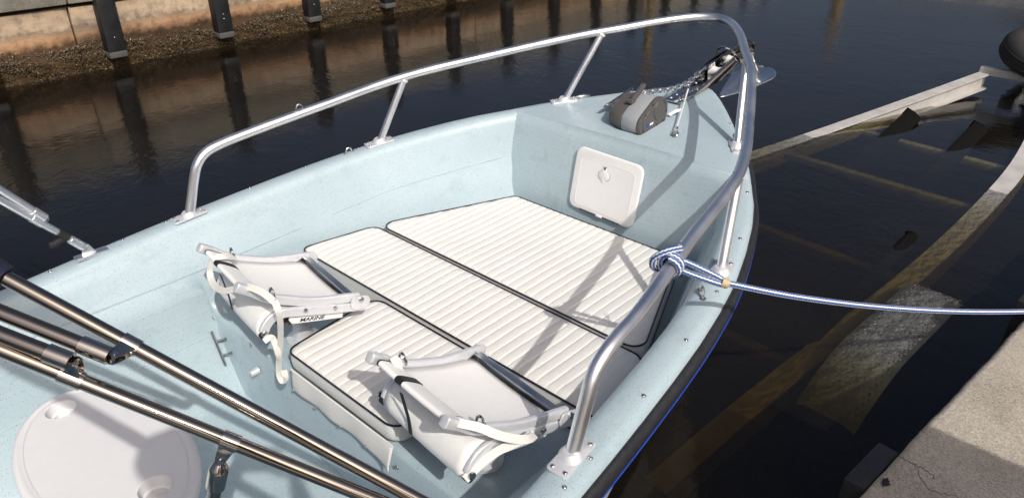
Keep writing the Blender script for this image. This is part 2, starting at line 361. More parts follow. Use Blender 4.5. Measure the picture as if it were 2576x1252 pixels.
def frame_xform(me, o, ax, ay, az):
    M = Matrix((Vector(ax), Vector(ay), Vector(az))).transposed().to_4x4(); M.translation = Vector(o); me.transform(M); return me
def rrect(w, h, r, n=6):
    out = []
    for cx, cy, a0 in ((w/2-r, h/2-r, 0), (-w/2+r, h/2-r, 90), (-w/2+r, -h/2+r, 180), (w/2-r, -h/2+r, 270)):
        for i in range(n+1): a = R(a0+90*i/n); out.append((cx+r*math.cos(a), cy+r*math.sin(a)))
    return out
_screw = None
def screw(p, n, r, parent, name='screw', mat='chrome'):
    global _screw
    if _screw is None:
        _screw = MB().lathe([(1.0, 0), (0.98, 0.22), (0.75, 0.48), (0.42, 0.58), (0.36, 0.46), (0.0, 0.44)], (0, 0, 0), (0, 0, 1), 12).mesh('screw')
        _screw.materials.append(MAT['chrome'])
    o = bpy.data.objects.new(name, _screw); col.objects.link(o); o.parent = parent
    q = Vector(n).to_track_quat('Z', 'Y'); M = Matrix.Translation(Vector(p)) @ q.to_matrix().to_4x4() @ Matrix.Scale(r, 4)
    if parent is not None and parent.name in ROOTLOC: o.matrix_parent_inverse = ROOTLOC[parent.name].inverted()
    o.matrix_basis = M; return o

#@@SETTING
# ================================================================== WATER, RAMP, GROUND
# water body: x -28..62, y up to the seawall face
wb = MB(); x0, x1, y0, y1 = -28, 62, -40, 5.80
wb.add([(x0, y0, WATER), (x1, y0, WATER), (x1, y1, WATER), (x0, y1, WATER), (x0, y0, -4), (x1, y0, -4), (x1, y1, -4), (x0, y1, -4)],
       [(0, 1, 2, 3), (7, 6, 5, 4), (0, 4, 5, 1), (1, 5, 6, 2), (2, 6, 7, 3), (3, 7, 4, 0)])
struct(wb.build('water', 'water', smooth=False))
g = MB().add([(-29, -41, -3.9), (63, -41, -3.9), (63, 6.6, -3.9), (-29, 6.6, -3.9)], [(0, 1, 2, 3)]); struct(g.build('water_bed', 'soil', smooth=False, fix=False))
# boat ramp rising out of the water far ahead of the bow
rp = MB(); rows = []
for i in range(0, 41):
    x = 0.5+i*1.2; z = -0.45+0.125*(x-9.9)
    if x > 22: z = -0.45+0.125*12.1
    rows.append([(x, y, z) for y in (-30, -12, -6, -1.8, 0, 2.0, 3.2)])
rp.grid(rows); struct(rp.build('boat_ramp', 'ramp', smooth=True))
gd = MB().box((17, 35.95, -0.85), (92, 59.9, 2.0)); struct(gd.build('ground', 'soil', smooth=False))

# ================================================================== SEAWALL
sw = thing('seawall', 'stained tan concrete seawall with black fender posts across the dark water', 'seawall', (3.0, 5.8, WATER))
JX = [-9.2, -6.7, -4.2, -1.7, 0.80, 3.30, 5.80, 8.3, 10.8, 13.3, 15.8, 18.3]
for a, b in zip(JX[:-1], JX[1:]):
    p = MB(); rows = []; n = 26
    for k in range(15):
        z = -0.95+k*(1.06/14)
        rows.append([(a+0.008+(b-a-0.016)*i/n, 5.75+0.007*math.sin(i*0.9+k*1.7)+0.006*math.sin(k*0.8+a)+(0.012 if i in (0, n) else 0), z) for i in range(n+1)])
    p.grid(rows); p.add([(a+0.008, 5.762, -0.95), (b-0.008, 5.762, -0.95), (b-0.008, 5.762, 0.11), (a+0.008, 5.762, 0.11), (a+0.008, 5.95, -0.95), (b-0.008, 5.95, -0.95), (b-0.008, 5.95, 0.11), (a+0.008, 5.95, 0.11)],
                        [(3, 2, 6, 7), (0, 3, 7, 4), (1, 5, 6, 2), (4, 7, 6, 5)])
    p.build('wall_panel', 'wall', sw)
    MB().box(((a+b)/2, 5.85, 0.325), (b-a-0.012, 0.30, 0.36)).build('cap_block', 'cap', sw, bevel=0.012)
MB().box((4.5, 5.95, -0.4), (28, 0.08, 1.4)).build('backing', 'cap', sw, smooth=False)
pst = None
for k in range(-4, 15):
    xc = 0.035+1.045*k+(0.0 if k < 2 else 0.01*k); w = 0.155
    q = MB().box((0, 0, 0.16), (w, 0.115, 0.97)); me_q = None
    if pst is None:
        pst = (MB().box((0, 0, 0.175), (0.155, 0.115, 0.94)).mesh('fender_post', bevel=0.006), MB().box((0, 0, -0.323), (0.156, 0.116, 0.055)).mesh('post_end', bevel=0.005))
    o = obj('fender_post', pst[0], 'post', sw); o.matrix_basis = Matrix.Translation((xc, 5.682, 0))
    e = bpy.data.objects.new('post_end', pst[1]); col.objects.link(e)
    if not pst[1].materials: pst[1].materials.append(MAT['post_tip'])
    e.parent = o
    if -1 <= k <= 5:
        for dz in ((-0.17,) if k % 2 else (-0.12, -0.165)):
            screw((0, -0.0585, dz), (0, -1, 0), 0.008, o, 'bolt')
# barnacles
bn = MB()
def chip(bm, c, s):
    ax = [Vector((rnd.gauss(0, 1), rnd.gauss(0, 1), rnd.gauss(0, 1))).normalized() for _ in range(3)]
    a = ax[0]; b = (ax[1]-a*ax[1].dot(a)).normalized(); d = a.cross(b); c = Vector(c)
    bm.add([c+a*s, c-a*s*0.8, c+b*s*0.55, c-b*s*0.6, c+d*s*0.4, c-d*s*0.35], [(0, 2, 4), (2, 1, 4), (1, 3, 4), (3, 0, 4), (2, 0, 5), (1, 2, 5), (3, 1, 5), (0, 3, 5)])
for i in range(36000):
    x = rnd.uniform(-0.6, 7.2) if i < 33000 else rnd.uniform(7.2, 14)
    top = -0.235+0.028*math.sin(x*2.3)+0.02*math.sin(x*7.1+1)+rnd.gauss(0, 0.018)
    z = top-abs(rnd.random()**0.85)*(top+0.56)
    lump = 0.5+0.5*math.sin(x*11+3*math.sin(z*23+x*3))*math.sin(z*37+x*6)
    chip(bn, (x, 5.742-rnd.uniform(0.0, 0.03)*lump, z), rnd.uniform(0.005, 0.012)*(0.75+0.8*lump))
bo = bn.build('barnacles', 'barn', sw, smooth=False, fix=False); bo['kind'] = 'stuff'

# ================================================================== PILINGS AND TREES (seen as reflections in the water)
for (x, y, h, r, lab) in ((9.75, 5.45, 1.6, 0.065, 'short weathered wooden piling reflected in the water beyond the bow rail'), (18.6, 5.4, 2.3, 0.13, 'thick wooden piling reflected near the top of the water')):
    t = thing('wooden_piling', lab, 'piling', (x, y, -1.5), 'pilings along the seawall')
    MB().tube([(x, y, -1.6), (x, y, 0), (x+0.02, y, h)], [r*1.05, r, r*0.94], 14).build('shaft', 'piling', t)
    MB().lathe([(r*1.0, 0), (r*1.0, 0.03), (0.0, 0.10)], (x+0.02, y, h), (0, 0, 1), 14).build('cap', 'post', t)
def tree(x, y, z, h, cr, lab, seed):
    r = random.Random(seed); t = thing('tree', lab, 'tree', (x, y, z), 'trees behind the boat ramp')
    tr = MB().tube(crom([(x, y, z-0.3), (x+0.1, y, z+h*0.3), (x, y+0.1, z+h*0.6), (x+0.15, y, z+h*0.85)], 4), [0.16-0.009*i for i in range(13)], 8)
    for k in range(7):
        a = r.uniform(0, 6.28); zz = z+h*r.uniform(0.35, 0.7)
        tr.tube([(x, y, zz), (x+cr*0.5*math.cos(a), y+cr*0.5*math.sin(a), zz+h*0.15), (x+cr*0.8*math.cos(a), y+cr*0.8*math.sin(a), zz+h*0.2)], [0.06, 0.04, 0.015], 6)
    tr.build('trunk', 'bark', t)
    c = MB(); cl = [(r.gauss(0, 0.42)*cr, r.gauss(0, 0.42)*cr, h*(0.62+r.gauss(0, 0.14)), r.uniform(0.25, 0.5)*cr) for _ in range(16)]
    for i in range(2600):
        a = cl[r.randrange(16)]; p = Vector((x+a[0]+r.gauss(0, a[3]*0.5), y+a[1]+r.gauss(0, a[3]*0.5), z+a[2]+r.gauss(0, a[3]*0.4))); s = r.uniform(0.06, 0.14)
        u = Vector((r.gauss(0, 1), r.gauss(0, 1), r.gauss(0, 1))).normalized(); v = u.orthogonal().normalized()
        c.add([p-u*s, p+v*s*0.4, p+u*s, p-v*s*0.4], [(0, 1, 2, 3)])
    c.build('crown', 'leaf', t, smooth=False, fix=False)
tree(36, 3.0, 1.0, 3.4, 1.6, 'bushy green tree behind the ramp, reflected left of the spare tyre', 1)
tree(35, -0.6, 1.0, 3.6, 1.6, 'green tree behind the ramp, reflected above the spare tyre', 2)
tree(35, -4.2, 1.0, 3.8, 1.8, 'green tree behind the ramp at the right edge', 3)

# ================================================================== DOCK
DA = Vector((1, -0.112, 0)).normalized(); DN = Vector((DA.y*-1, DA.x, 0))      # along the edge, outward (to the water)
D0 = Vector((0.183, -1.276, -0.16))
dk = thing('concrete_dock', 'weathered tan concrete dock along the lower right corner', 'dock', tuple(D0-DN*1.0))
rows = []; r2 = random.Random(3)
for i in range(361):
    u = -3.5+9.0*i/360; j1 = 0.002*math.sin(u*5)+0.0012*math.sin(u*17+1)+r2.gauss(0, 0.0009); ch = 0.016*max(0, math.sin(u*7.3+0.5)*math.sin(u*3.1+2)-0.72)/0.28
    rows.append([D0+DA*u+DN*d+Vector((0, 0, z)) for d, z in ((-3.5, 0), (-1.0, 0), (-0.2, 0), (-0.022-ch+j1, 0), (-0.010-ch+j1, -0.004-ch*0.3), (-0.003-ch*0.5+j1, -0.014-ch), (0.0+j1*0.6, -0.032), (0.0, -0.14), (0.0, -0.26), (-3.5, -0.26))])
MB().grid(rows).build('slab', 'dock', dk, angle=50)
def crack(pts, w, seed):
    r3 = random.Random(seed); P = []
    for (a, b), (c, d) in zip(pts[:-1], pts[1:]):
        for k in range(9): P.append(at(a+(c-a)*k/9+r3.gauss(0, 2.2), b+(d-b)*k/9+r3.gauss(0, 2.2), -0.1592))
    MB().ribbon(P, w, 0.0006, (0, 0, 1)).build('crack', 'ramp', dk, smooth=False)
crack([(2258, 1150), (2310, 1170), (2360, 1205)], 0.0016, 5); crack([(2300, 1168), (2340, 1235), (2420, 1250)], 0.0012, 6)
for s in (-2.5, 0.0, 2.5, 5.0):
    p = D0+DA*s-DN*0.35; MB().tube([(p.x, p.y, -3.5), (p.x, p.y, -0.3)], 0.13, 14).build('support_pile', 'post', dk)
for s, e in ((0.075, 0.285), (1.44, 1.66)):
    c = D0+DA*(s+e)/2+DN*0.034+Vector((0, 0, -0.155)); MB().box(c, (e-s, 0.062, 0.26), ax=(DA, DN, Vector((0, 0, 1)))).build('rubber_fender', 'rubber', dk, bevel=0.008)
# tar blotch, flat on the slab
tb = MB(); bp = at(2228, 1212, -0.1585)
pp = [(math.cos(a)*(0.022 if i % 2 else 0.013)*rnd.uniform(0.7, 1.2), math.sin(a)*(0.011)*rnd.uniform(0.6, 1.3)) for i, a in enumerate([k*math.pi*2/17 for k in range(17)])]
tb.prism(pp, bp, DA, DN, (0, 0, 1), 0.0012); tb.build('tar_blotch', 'rubber', dk, smooth=False)
def horn_cleat(parent, c, ax, s, mat='chrome', name=None, parts=True):
    ax = Vector(ax).normalized(); c = Vector(c); m = MB()
    m.tube(crom([c-ax*s+Vector((0, 0, s*0.36)), c-ax*s*0.5+Vector((0, 0, s*0.31)), c+Vector((0, 0, s*0.3)), c+ax*s*0.5+Vector((0, 0, s*0.31)), c+ax*s+Vector((0, 0, s*0.36))], 4), [s*0.045, s*.055, s*.065, s*.075, s*.08, s*.082, s*.085, s*.085, s*.09, s*.085, s*.085, s*.082, s*.08, s*.075, s*.065, s*.055, s*0.045], 8)
    o = m.build('horn', mat, parent)
    for k in (-1, 1): MB().tube([c+ax*k*s*0.28, c+ax*k*s*0.28+Vector((0, 0, s*0.3))], s*0.08, 10).build('foot', mat, parent)
    return o
# made-up locker out of view behind the photographer, added to shade the near dock
lk = thing('added_shade_locker', 'added grey locker out of view on the dock, shading the near slab', 'locker', (-0.65, -2.9, -0.16))
MB().box((-0.78, -2.86, 0.50), (1.56, 0.8, 1.30)).build('body', 'locker', lk, bevel=0.02)
MB().box((-0.78, -2.86, 1.185), (1.62, 0.86, 0.06)).build('lid', 'locker', lk, bevel=0.02)
MB().box((-0.78, -2.44, 1.05), (0.12, 0.03, 0.05)).build('latch', 'chrome', lk, bevel=0.006)

# ================================================================== TRAILER
tl = thing('boat_trailer', 'half submerged aluminium boat trailer beside the bow', 'trailer', (3.4, -0.4, -0.9))
def ibeam(path, w, h, name, parent, mat='trailer'):
    P = [Vector(p) for p in path]; m = MB(); prof = [(-w/2, 0), (w/2, 0), (w/2, -0.012), (0.006, -0.012), (0.006, -h+0.012), (w/2, -h+0.012), (w/2, -h), (-w/2, -h), (-w/2, -h+0.012), (-0.006, -h+0.012), (-0.006, -0.012), (-w/2, -0.012)]
    rows = []
    for i, p in enumerate(P):
        t = (P[min(i+1, len(P)-1)]-P[max(0, i-1)]).normalized(); s = Vector((t.y, -t.x, 0)).normalized(); rows.append([p+s*a+Vector((0, 0, b)) for a, b in prof+prof[:1]])
    m.grid(rows); return m.build(name, mat, parent, angle=25)
ibeam(crom([(0.4, 0.95, -0.66), (2.2, 0.64, -0.53), (3.1, 0.372, -0.478), (3.78, 0.164, -0.436), (4.77, -0.163, -0.345), (5.55, -0.41, -0.275)], 5), 0.085, 0.13, 'frame_beam', tl)
ibeam(crom([(0.3, -0.64, -0.665), (0.98, -0.72, -0.615), (2.28, -0.905, -0.53), (3.25, -0.988, -0.462), (4.05, -1.005, -0.405), (4.9, -0.93, -0.335), (5.7, -0.72, -0.27)], 5), 0.10, 0.13, 'frame_beam', tl)
MB().box((7.4, -0.56, -0.17), (3.0, 0.11, 0.12), ax=(Vector((1, 0, 0.09)).normalized(), Vector((0, 1, 0)), Vector((-0.09, 0, 1)).normalized())).build('tongue', 'trailer', tl, bevel=0.004)
MB().box((5.56, -0.66, -0.265), (0.07, 0.60, 0.06)).build('crossmember', 'trailer', tl, bevel=0.003)
def bar(a, b, w, h, name, mat='trailer', bev=0.003):
    a, b = Vector(a), Vector(b); t = (b-a).normalized(); s = Vector((t.y, -t.x, 0)).normalized(); return MB().box((a+b)/2, ((b-a).length, w, h), ax=(t, s, s.cross(t))).build(name, mat, tl, bevel=bev)
bar((4.10, -0.0, -0.515), (3.99, -0.96, -0.515), 0.06, 0.05, 'crossmember'); bar((3.40, 0.27, -0.555), (3.29, -0.95, -0.555), 0.06, 0.05, 'crossmember')
bar((2.42, 0.5, -0.635), (2.30, -0.86, -0.635), 0.06, 0.05, 'crossmember'); bar((1.45, 0.6, -0.72), (1.35, -0.72, -0.72), 0.06, 0.05, 'crossmember')
# carpeted bunks: long boards that lie under water, their tips standing out of it
def bunk(tip, back, w, roll, name='bunk'):
    a, b = Vector(back), Vector(tip); t = (b-a).normalized(); s = Vector((t.y, -t.x, -roll)).normalized(); n = s.cross(t).normalized(); s = t.cross(n)
    m = MB(); rows = []
    for i in range(13):
        k = i/12; p = a.lerp(b, k)+n*(-0.012*max(0, (k-0.9)/0.1)**2)
        rows.append([p+s*w/2+n*0.004, p+n*0.010, p-s*w/2+n*0.004, p-s*w/2-n*0.045, p+s*w/2-n*0.045, p+s*w/2+n*0.004])
    m.grid(rows); m.f.append((0, 1, 2, 3, 4)); q = 12*6; m.f.append((q+4, q+3, q+2, q+1, q)); return m.build(name, 'carpet', tl, bevel=0.008)
bunk((4.42, -0.225, -0.385), (2.3, -0.12, -0.76), 0.12, 0.55); bunk((4.45, -0.66, -0.380), (2.2, -0.53, -0.77), 0.11, 0.40)
bunk((2.47, -0.80, -0.425), (1.0, -0.70, -0.66), 0.055, 0.0)
# diamond-plate fender just under the surface
fm = MB(); rows = []; fa = Vector((1, -0.085, 0)).normalized(); fs = Vector((fa.y, -fa.x, 0))*-1
F0 = Vector((1.555, -1.008, 0)); NF = 22
def fpt(u, v):
    z = -0.459-0.12*max(0, (-0.12-u)/0.40)**2.0-0.10*max(0, (u-0.42)/0.16)**1.6; return F0+fa*u+fs*v+Vector((0, 0, z))
for i in range(NF+1):
    u = -0.56+1.14*i/NF; rows.append([fpt(u, -0.122+0.244*j/6)+(Vector((0, 0, -0.018)) if j in (0, 6) else Vector()) for j in range(7)])
fm.grid(rows); fe = fm.build('fender', 'tread', tl)
lug = MB()
for i in range(46):
    for j in range(9):
        u = -0.53+1.08*i/45; v = -0.105+0.21*(j+0.5*(i % 2))/9
        if abs(v) > 0.105: continue
        c = fpt(u, v); t = (fpt(u+0.01, v)-c).normalized(); d = (t*0.8+fs*(0.6 if (i+j) % 2 else -0.6)).normalized(); e = Vector((0, 0, 1)).cross(d).normalized()
        a = 0.0095; lug.add([c-d*a, c+e*a*0.36, c+d*a, c-e*a*0.36, c+Vector((0, 0, 0.0026))], [(0, 1, 4), (1, 2, 4), (2, 3, 4), (3, 0, 4)])
lo = lug.build('tread_lugs', 'tread', fe, smooth=False); lo['kind'] = 'stuff'
# spare wheel lying on the tongue
sp = bpy.data.objects.new('spare_wheel', None); col.objects.link(sp); sp.parent = tl; sp.matrix_parent_inverse = ROOTLOC[tl.name].inverted()
wc = Vector((5.72, -0.68, -0.20)); waz = Vector((-0.24, -0.30, 1)).normalized(); sp.matrix_basis = Matrix.Translation(wc); ROOTLOC[sp.name] = Matrix.Translation(wc)
prof = [(a_*0.86, b_*0.9) for a_, b_ in [(0.17, 0.02), (0.20, 0.0), (0.25, -0.004), (0.30, 0.015), (0.325, 0.045), (0.331, 0.085), (0.331, 0.125), (0.325, 0.165), (0.30, 0.198), (0.25, 0.218), (0.205, 0.212), (0.175, 0.19)]]
MB().lathe(prof, wc, waz, 48).build('tyre', 'tyre', sp, angle=60)
tg = MB()
for h in (0.061, 0.095, 0.128):
    tg.lathe([(0.283, h-0.004), (0.287, h-0.003), (0.287, h+0.003), (0.283, h+0.004)], wc, waz, 48)
tg.build('tread_ribs', 'tyre', sp)
MB().lathe([(0.0, 0.12), (0.05, 0.125), (0.06, 0.16), (0.11, 0.15), (0.13, 0.14), (0.142, 0.17), (0.152, 0.174), (0.152, 0.03), (0.13, 0.03), (0.0, 0.03)], wc, waz, 32).build('rim', 'rim', sp)

#@@BOAT
# ================================================================== BOAT
boat = thing('skiff', 'pale blue speckled open skiff with tubular bow rail, tied to the dock', 'boat', (0.0, 0.0, -0.7))
YO = crom([(-2.6, 0.86, 0), (-1.6, 0.925, 0), (-1.0, 0.93, 0), (-0.57, 0.918, 0), (-0.145, 0.883, 0), (0.126, 0.845, 0), (0.36, 0.79, 0), (0.64, 0.688, 0), (0.80, 0.602, 0), (0.98, 0.495, 0), (1.21, 0.325, 0), (1.35, 0.212, 0), (1.44, 0.132, 0), (1.50, 0.067, 0), (1.53, 0.0, 0)], 8)
yx = np.array([p.x for p in YO]); yy = np.array([p.y for p in YO])
def yo(x): return float(np.interp(x, yx, yy))
def zs(x): return 0.2525+0.0967*max(x, -1.2)
CUSH = [(-2.6, 0.62), (-0.7, 0.665), (-0.57, 0.675), (-0.18, 0.705), (0.0, 0.665), (0.14, 0.628), (0.45, 0.525), (0.74, 0.425), (0.9, 0.36)]
def yb(x): return float(np.interp(x, [c[0] for c in CUSH], [c[1] for c in CUSH]))
def crease(x, i): return float(np.interp(x, [-0.6, -0.1, 0.26, 0.8], [0.058, 0.070, 0.120, 0.160])), min(i-0.015, float(np.interp(x, [-0.6, -0.1, 0.26, 0.8], [0.735, 0.738, 0.668, 0.50])))
def section(x, lo):
    o, z = yo(x), zs(x); i = o-0.105
    pts = [(o, z-0.030), (o-0.004, z-0.016), (o-0.014, z-0.005), (o-0.03, z), (o-0.055, z+0.001), (o-0.076, z), (o-0.090, z-0.006), (o-0.100, z-0.018), (i, z-0.034)]
    b = yb(x); zc, yc = crease(x, i)
    # wall: upper panel, soft crease, lower panel
    for k in (0.3, 0.6, 0.86): pts.append((i+(yc-i)*k, z-0.034+(zc-z+0.034)*k))
    if not lo:
        pts += [(yc-0.004, zc-0.012), (yc-0.02, zc-0.05), (b+0.03, -0.015), (b+0.012, -0.06), (b-0.01, -0.083), (b-0.04, -0.09)]
        cen = [(b-0.04)*k for k in (0.75, 0.5, 0.25, 0.0)]; pts += [(c, -0.09) for c in cen]
    else:
        pts += [(yc-0.006, zc-0.012), (yc-0.03, zc-0.045), (0.668, 0.005), (0.652, -0.12), (0.64, -0.15), (0.545, -0.35)]
        cen = [0.52, 0.3, 0.15, 0.0]; pts += [(c, -0.366) for c in cen]
    return pts
XF = -0.567
st = [(-2.6, 1), (-2.0, 1), (-1.5, 1), (-1.2, 1), (-1.0, 1), (-0.85, 1), (-0.72, 1), (-0.62, 1), (XF-0.012, 1), (XF+0.000, 'f'), (XF+0.008, 'g'), (XF+0.03, 0), (-0.45, 0), (-0.3, 0), (-0.15, 0), (0.0, 0), (0.15, 0), (0.3, 0), (0.45, 0), (0.6, 0), (0.72, 0), (0.80, 0), (0.832, 0)]
rows = []
for x, m in st:
    if m == 1: s = section(x, True)
    elif m == 0: s = section(x, False)
    else:
        s = section(x, False); dz = -0.018 if m == 'f' else -0.005
        s = s[:14]+[(y, z+dz) for y, z in s[14:]]
    full = [(x, y, z) for y, z in s]+[(x, -y, z) for y, z in reversed(s[:-1])]
    rows.append(full)
liner = MB().grid(rows).build('liner', 'gel', boat, angle=50)
for s in (-1, 1):   # moulded bead lines along the inner side
    pb = []
    for k in range(29):
        x = -2.2+k*(2.95/28); z_, y_ = crease(x, yo(x)-0.105); pb.append((x, s*(y_-0.001), z_-0.004))
    MB().tube(pb, 0.0028, 8).build('side_bead', 'gel', boat)
    MB().tube([(-2.2, s*0.643, -0.148), (XF-0.02, s*0.643, -0.148)], 0.0035, 8).build('side_bead', 'gel', boat)
    MB().tube([(-2.2, s*0.543, -0.354), (XF-0.02, s*0.543, -0.354)], 0.0035, 8).build('side_bead', 'gel', boat)
# transom closes the aft end
tr = MB(); s = section(-2.6, True); tr.v = [(-2.6, y, z) for y, z in s]+[(-2.6, -y, z) for y, z in reversed(s[:-1])]; tr.f = [tuple(range(len(tr.v)))]
tr.build('transom', 'gel', boat, smooth=False)
# foredeck with the sloping bulkhead below it
rows = []; NY = 24
for (x, z, ext) in ((0.735, -0.10, 0.47), (0.738, -0.075, 0.475), (0.752, 0.03, 0.50), (0.775, 0.15, 0.52), (0.790, 0.235, 0.53), (0.797, 0.268, 0.535), (0.803, 0.300, 0.54), (0.812, 0.320, 0.545)):
    rows.append([(x+0.012*(1-(2*j/NY-1)**2), ext*(1-2*j/NY), z) for j in range(NY+1)])
rows.append([(0.826+0.008*(1-(2*j/NY-1)**2), 0.55*(1-2*j/NY), 0.3285+0.006*(1-(2*j/NY-1)**2)) for j in range(NY+1)])
for x in (0.834, 0.88, 0.95, 1.03, 1.11, 1.19, 1.27, 1.34, 1.40, 1.44, 1.47, 1.495, 1.512, 1.524, 1.5295):
    o = yo(x); r = []
    for j in range(NY+1):
        k = 1-2*j/NY; k = math.copysign(1-(1-abs(k))**1.6, k) if abs(k) > 0.0 else 0
        d = o*(1-abs(k)); edge = -0.030*max(0, 1-d/0.03)**2.2
        r.append((x, o*k, zs(x)+0.012*(1-k*k)*min(1, o/0.4)+edge))
    rows.append(r)
deck = MB().grid(rows).build('foredeck', 'gel', boat, angle=50)
# rub rail, blue line, hull
edge = [Vector((p.x, p.y, zs(p.x)-0.05)) for p in YO]; full = edge+[Vector((p.x, -p.y, p.z)) for p in reversed(edge[:-1])]
def off(path, d, dz):
    out = []; n = len(path)
    for i, p in enumerate(path):
        t = path[min(i+1, n-1)]-path[max(i-1, 0)]; s = Vector((t.y, -t.x, 0)).normalized()*-1; out.append(p+s*d+Vector((0, 0, dz)))
    return out
sgn = 1 if off(full, 1, 0)[20].y > full[20].y else -1
MB().tube(off(full, 0.004*sgn, 0.0), 0.02, 12, flat=(0.027, 0.0145), up0=(0, 0, 1)).build('rub_rail', 'rubber', boat, angle=70)
MB().tube(off(full, 0.0165*sgn, -0.018), 0.0021, 8).build('blue_insert', 'blue', boat)
rows = []
for p in YO:
    o, z = p.y, zs(p.x); k = max(0, min(1, (p.x+0.4)/1.93)); ch = o*(0.83-0.32*k); zk = -0.66+0.95*max(0, (p.x-0.7)/0.83)**1.8; zch = -0.40+0.34*k**2
    zch = max(zch, zk+0.02)
    rows.append([(p.x, o-0.006, z-0.03), (p.x, o-0.002, z-0.075), (p.x, (o+ch)/2-0.03*o, (z-0.075+zch)/2), (p.x, ch, zch), (p.x, ch*0.5, (zch+zk)/2-0.02*o), (p.x, 0, zk), (p.x, -ch*0.5, (zch+zk)/2-0.02*o), (p.x, -ch, zch), (p.x, -(o+ch)/2+0.03*o, (z-0.075+zch)/2), (p.x, -o+0.002, z-0.075), (p.x, -o+0.006, z-0.03)])
MB().grid(rows).build('hull', 'hull', boat, angle=40)
# gunwale screws (both sides)
for x, y in ((0.954, 0.50), (0.747, 0.618), (0.475, 0.735), (0.297, 0.79), (0.197, 0.812), (-0.028, 0.852), (-0.256, 0.878), (-0.478, 0.893), (-0.571, 0.898), (1.213, 0.30), (-0.72, 0.905), (-0.95, 0.905)):
    for s in (-1, 1):
        if s == 1 and x > 0.2: continue
        screw((x, s*(y-0.012), zs(x)-0.001), (0, s*0.15, 1), 0.0062, boat)
# studs on the aft face of the platform, drain, grab handle
for p in (at(545, 795, -0.093), at(640, 860, -0.079), at(725, 935, -0.09)): screw((XF-0.0125, p.y, p.z), (-1, 0, 0), 0.007, boat, 'stud')
for y in (-0.05, -0.18, -0.33): screw((XF-0.0125, y, -0.125), (-1, 0, 0), 0.007, boat, 'stud')
MB().tube([(XF-0.008, 0.398, -0.185), (XF-0.035, 0.398, -0.187)], [0.013, 0.011], 14).build('drain_fitting', 'alu_dull', boat)
gh = MB().tube(crom([(XF-0.036, 0.637, -0.128), (XF-0.037, 0.630, -0.145), (XF-0.037, 0.597, -0.222), (XF-0.037, 0.584, -0.252)], 4), [0.003]+[0.0055]*11+[0.003], 10).build('grab_handle', 'chrome', boat)
for y, z in ((0.622, -0.165), (0.600, -0.215)): MB().tube([(XF-0.037, y, z), (XF-0.006, y-0.02, z+0.005)], 0.0055, 8).build('standoff', 'chrome', gh)
# ---- access hatch on the bulkhead
BX = lambda z: float(np.interp(z, [-0.075, 0.03, 0.15, 0.235, 0.268], [0.738, 0.752, 0.775, 0.790, 0.797]))
hat = bpy.data.objects.new('access_hatch', None); col.objects.link(hat); hat.parent = boat; hat.matrix_parent_inverse = ROOTLOC[boat.name].inverted()
hc = Vector((0.762, -0.012, 0.155)); hat.matrix_basis = Matrix.Translation(hc); ROOTLOC[hat.name] = Matrix.Translation(hc)
hx = Vector((0, -1, 0)); hy = Vector((0.165, 0, 1)).normalized(); hn = Vector((-1, 0, 0.165)).normalized(); rot = R(-1.5); hx, hy = hx*math.cos(rot)+hy*math.sin(rot), hy*math.cos(rot)-hx*math.sin(rot)
ho = hc+Vector((0.024, 0, 0))
MB().prism(rrect(0.318, 0.256, 0.034, 7), ho, hx, hy, hn, 0.016).build('frame', 'white_plastic', hat, bevel=0.006, seg=3)
def ringprism(outer, inner, o, ax, ay, az, h):
    m = MB(); n = len(outer); o, ax, ay, az = Vector(o), Vector(ax), Vector(ay), Vector(az); rows = []
    for poly, q in ((outer, 0), (outer, h), (inner, h), (inner, 0)): rows.append([o+ax*a+ay*b+az*q for a, b in poly+poly[:1]])
    m.grid(rows); return m
ringprism(rrect(0.262, 0.204, 0.024, 6), rrect(0.256, 0.198, 0.021, 6), ho+hn*0.0155+hy*-0.008, hx, hy, hn, 0.0016).build('door_rim', 'white_plastic', hat)
MB().prism(rrect(0.2535, 0.196, 0.02, 6), ho+hn*0.0155+hy*-0.008, hx, hy, hn, 0.0009).build('door', 'white_plastic', hat)
lat = [(-0.009, 0.028), (0.009, 0.028), (0.010, 0.012), (0.022, 0.008), (0.024, -0.006), (0.017, -0.017), (-0.017, -0.017), (-0.024, -0.006), (-0.022, 0.008), (-0.010, 0.012)]
lat = [(a*1.12, b*1.12) for a, b in lat]
lp = ho+hn*0.0162+hy*0.045+hx*-0.01
MB().prism([(a*1.10, b*1.08) for a, b in lat], lp, hx, hy, hn, 0.0005).build('latch_gap', 'winch_light', hat, smooth=False)
MB().prism(lat, lp, hx, hy, hn, 0.003).build('latch', 'white_plastic', hat, bevel=0.0012)
MB().lathe([(0.0055, 0), (0.0055, 0.0034), (0.0, 0.0034)], lp+hy*0.027, hn, 14).build('latch_hole', 'winch_grey', hat)
MB().lathe([(0.0075, 0), (0.007, 0.003), (0.0, 0.004)], lp-hy*0.022, hn, 14).build('latch_boss', 'white_plastic', hat)
MB().box(ho-hy*0.1245+hn*0.010, (0.20, 0.008, 0.012), ax=(hx, hy, hn)).build('hinge', 'winch_grey', hat, bevel=0.001)
MB().box(ho-hy*0.125+hn*0.011, (0.03, 0.0095, 0.014), ax=(hx, hy, hn)).build('hinge_knuckle', 'white_plastic', hat, bevel=0.001)

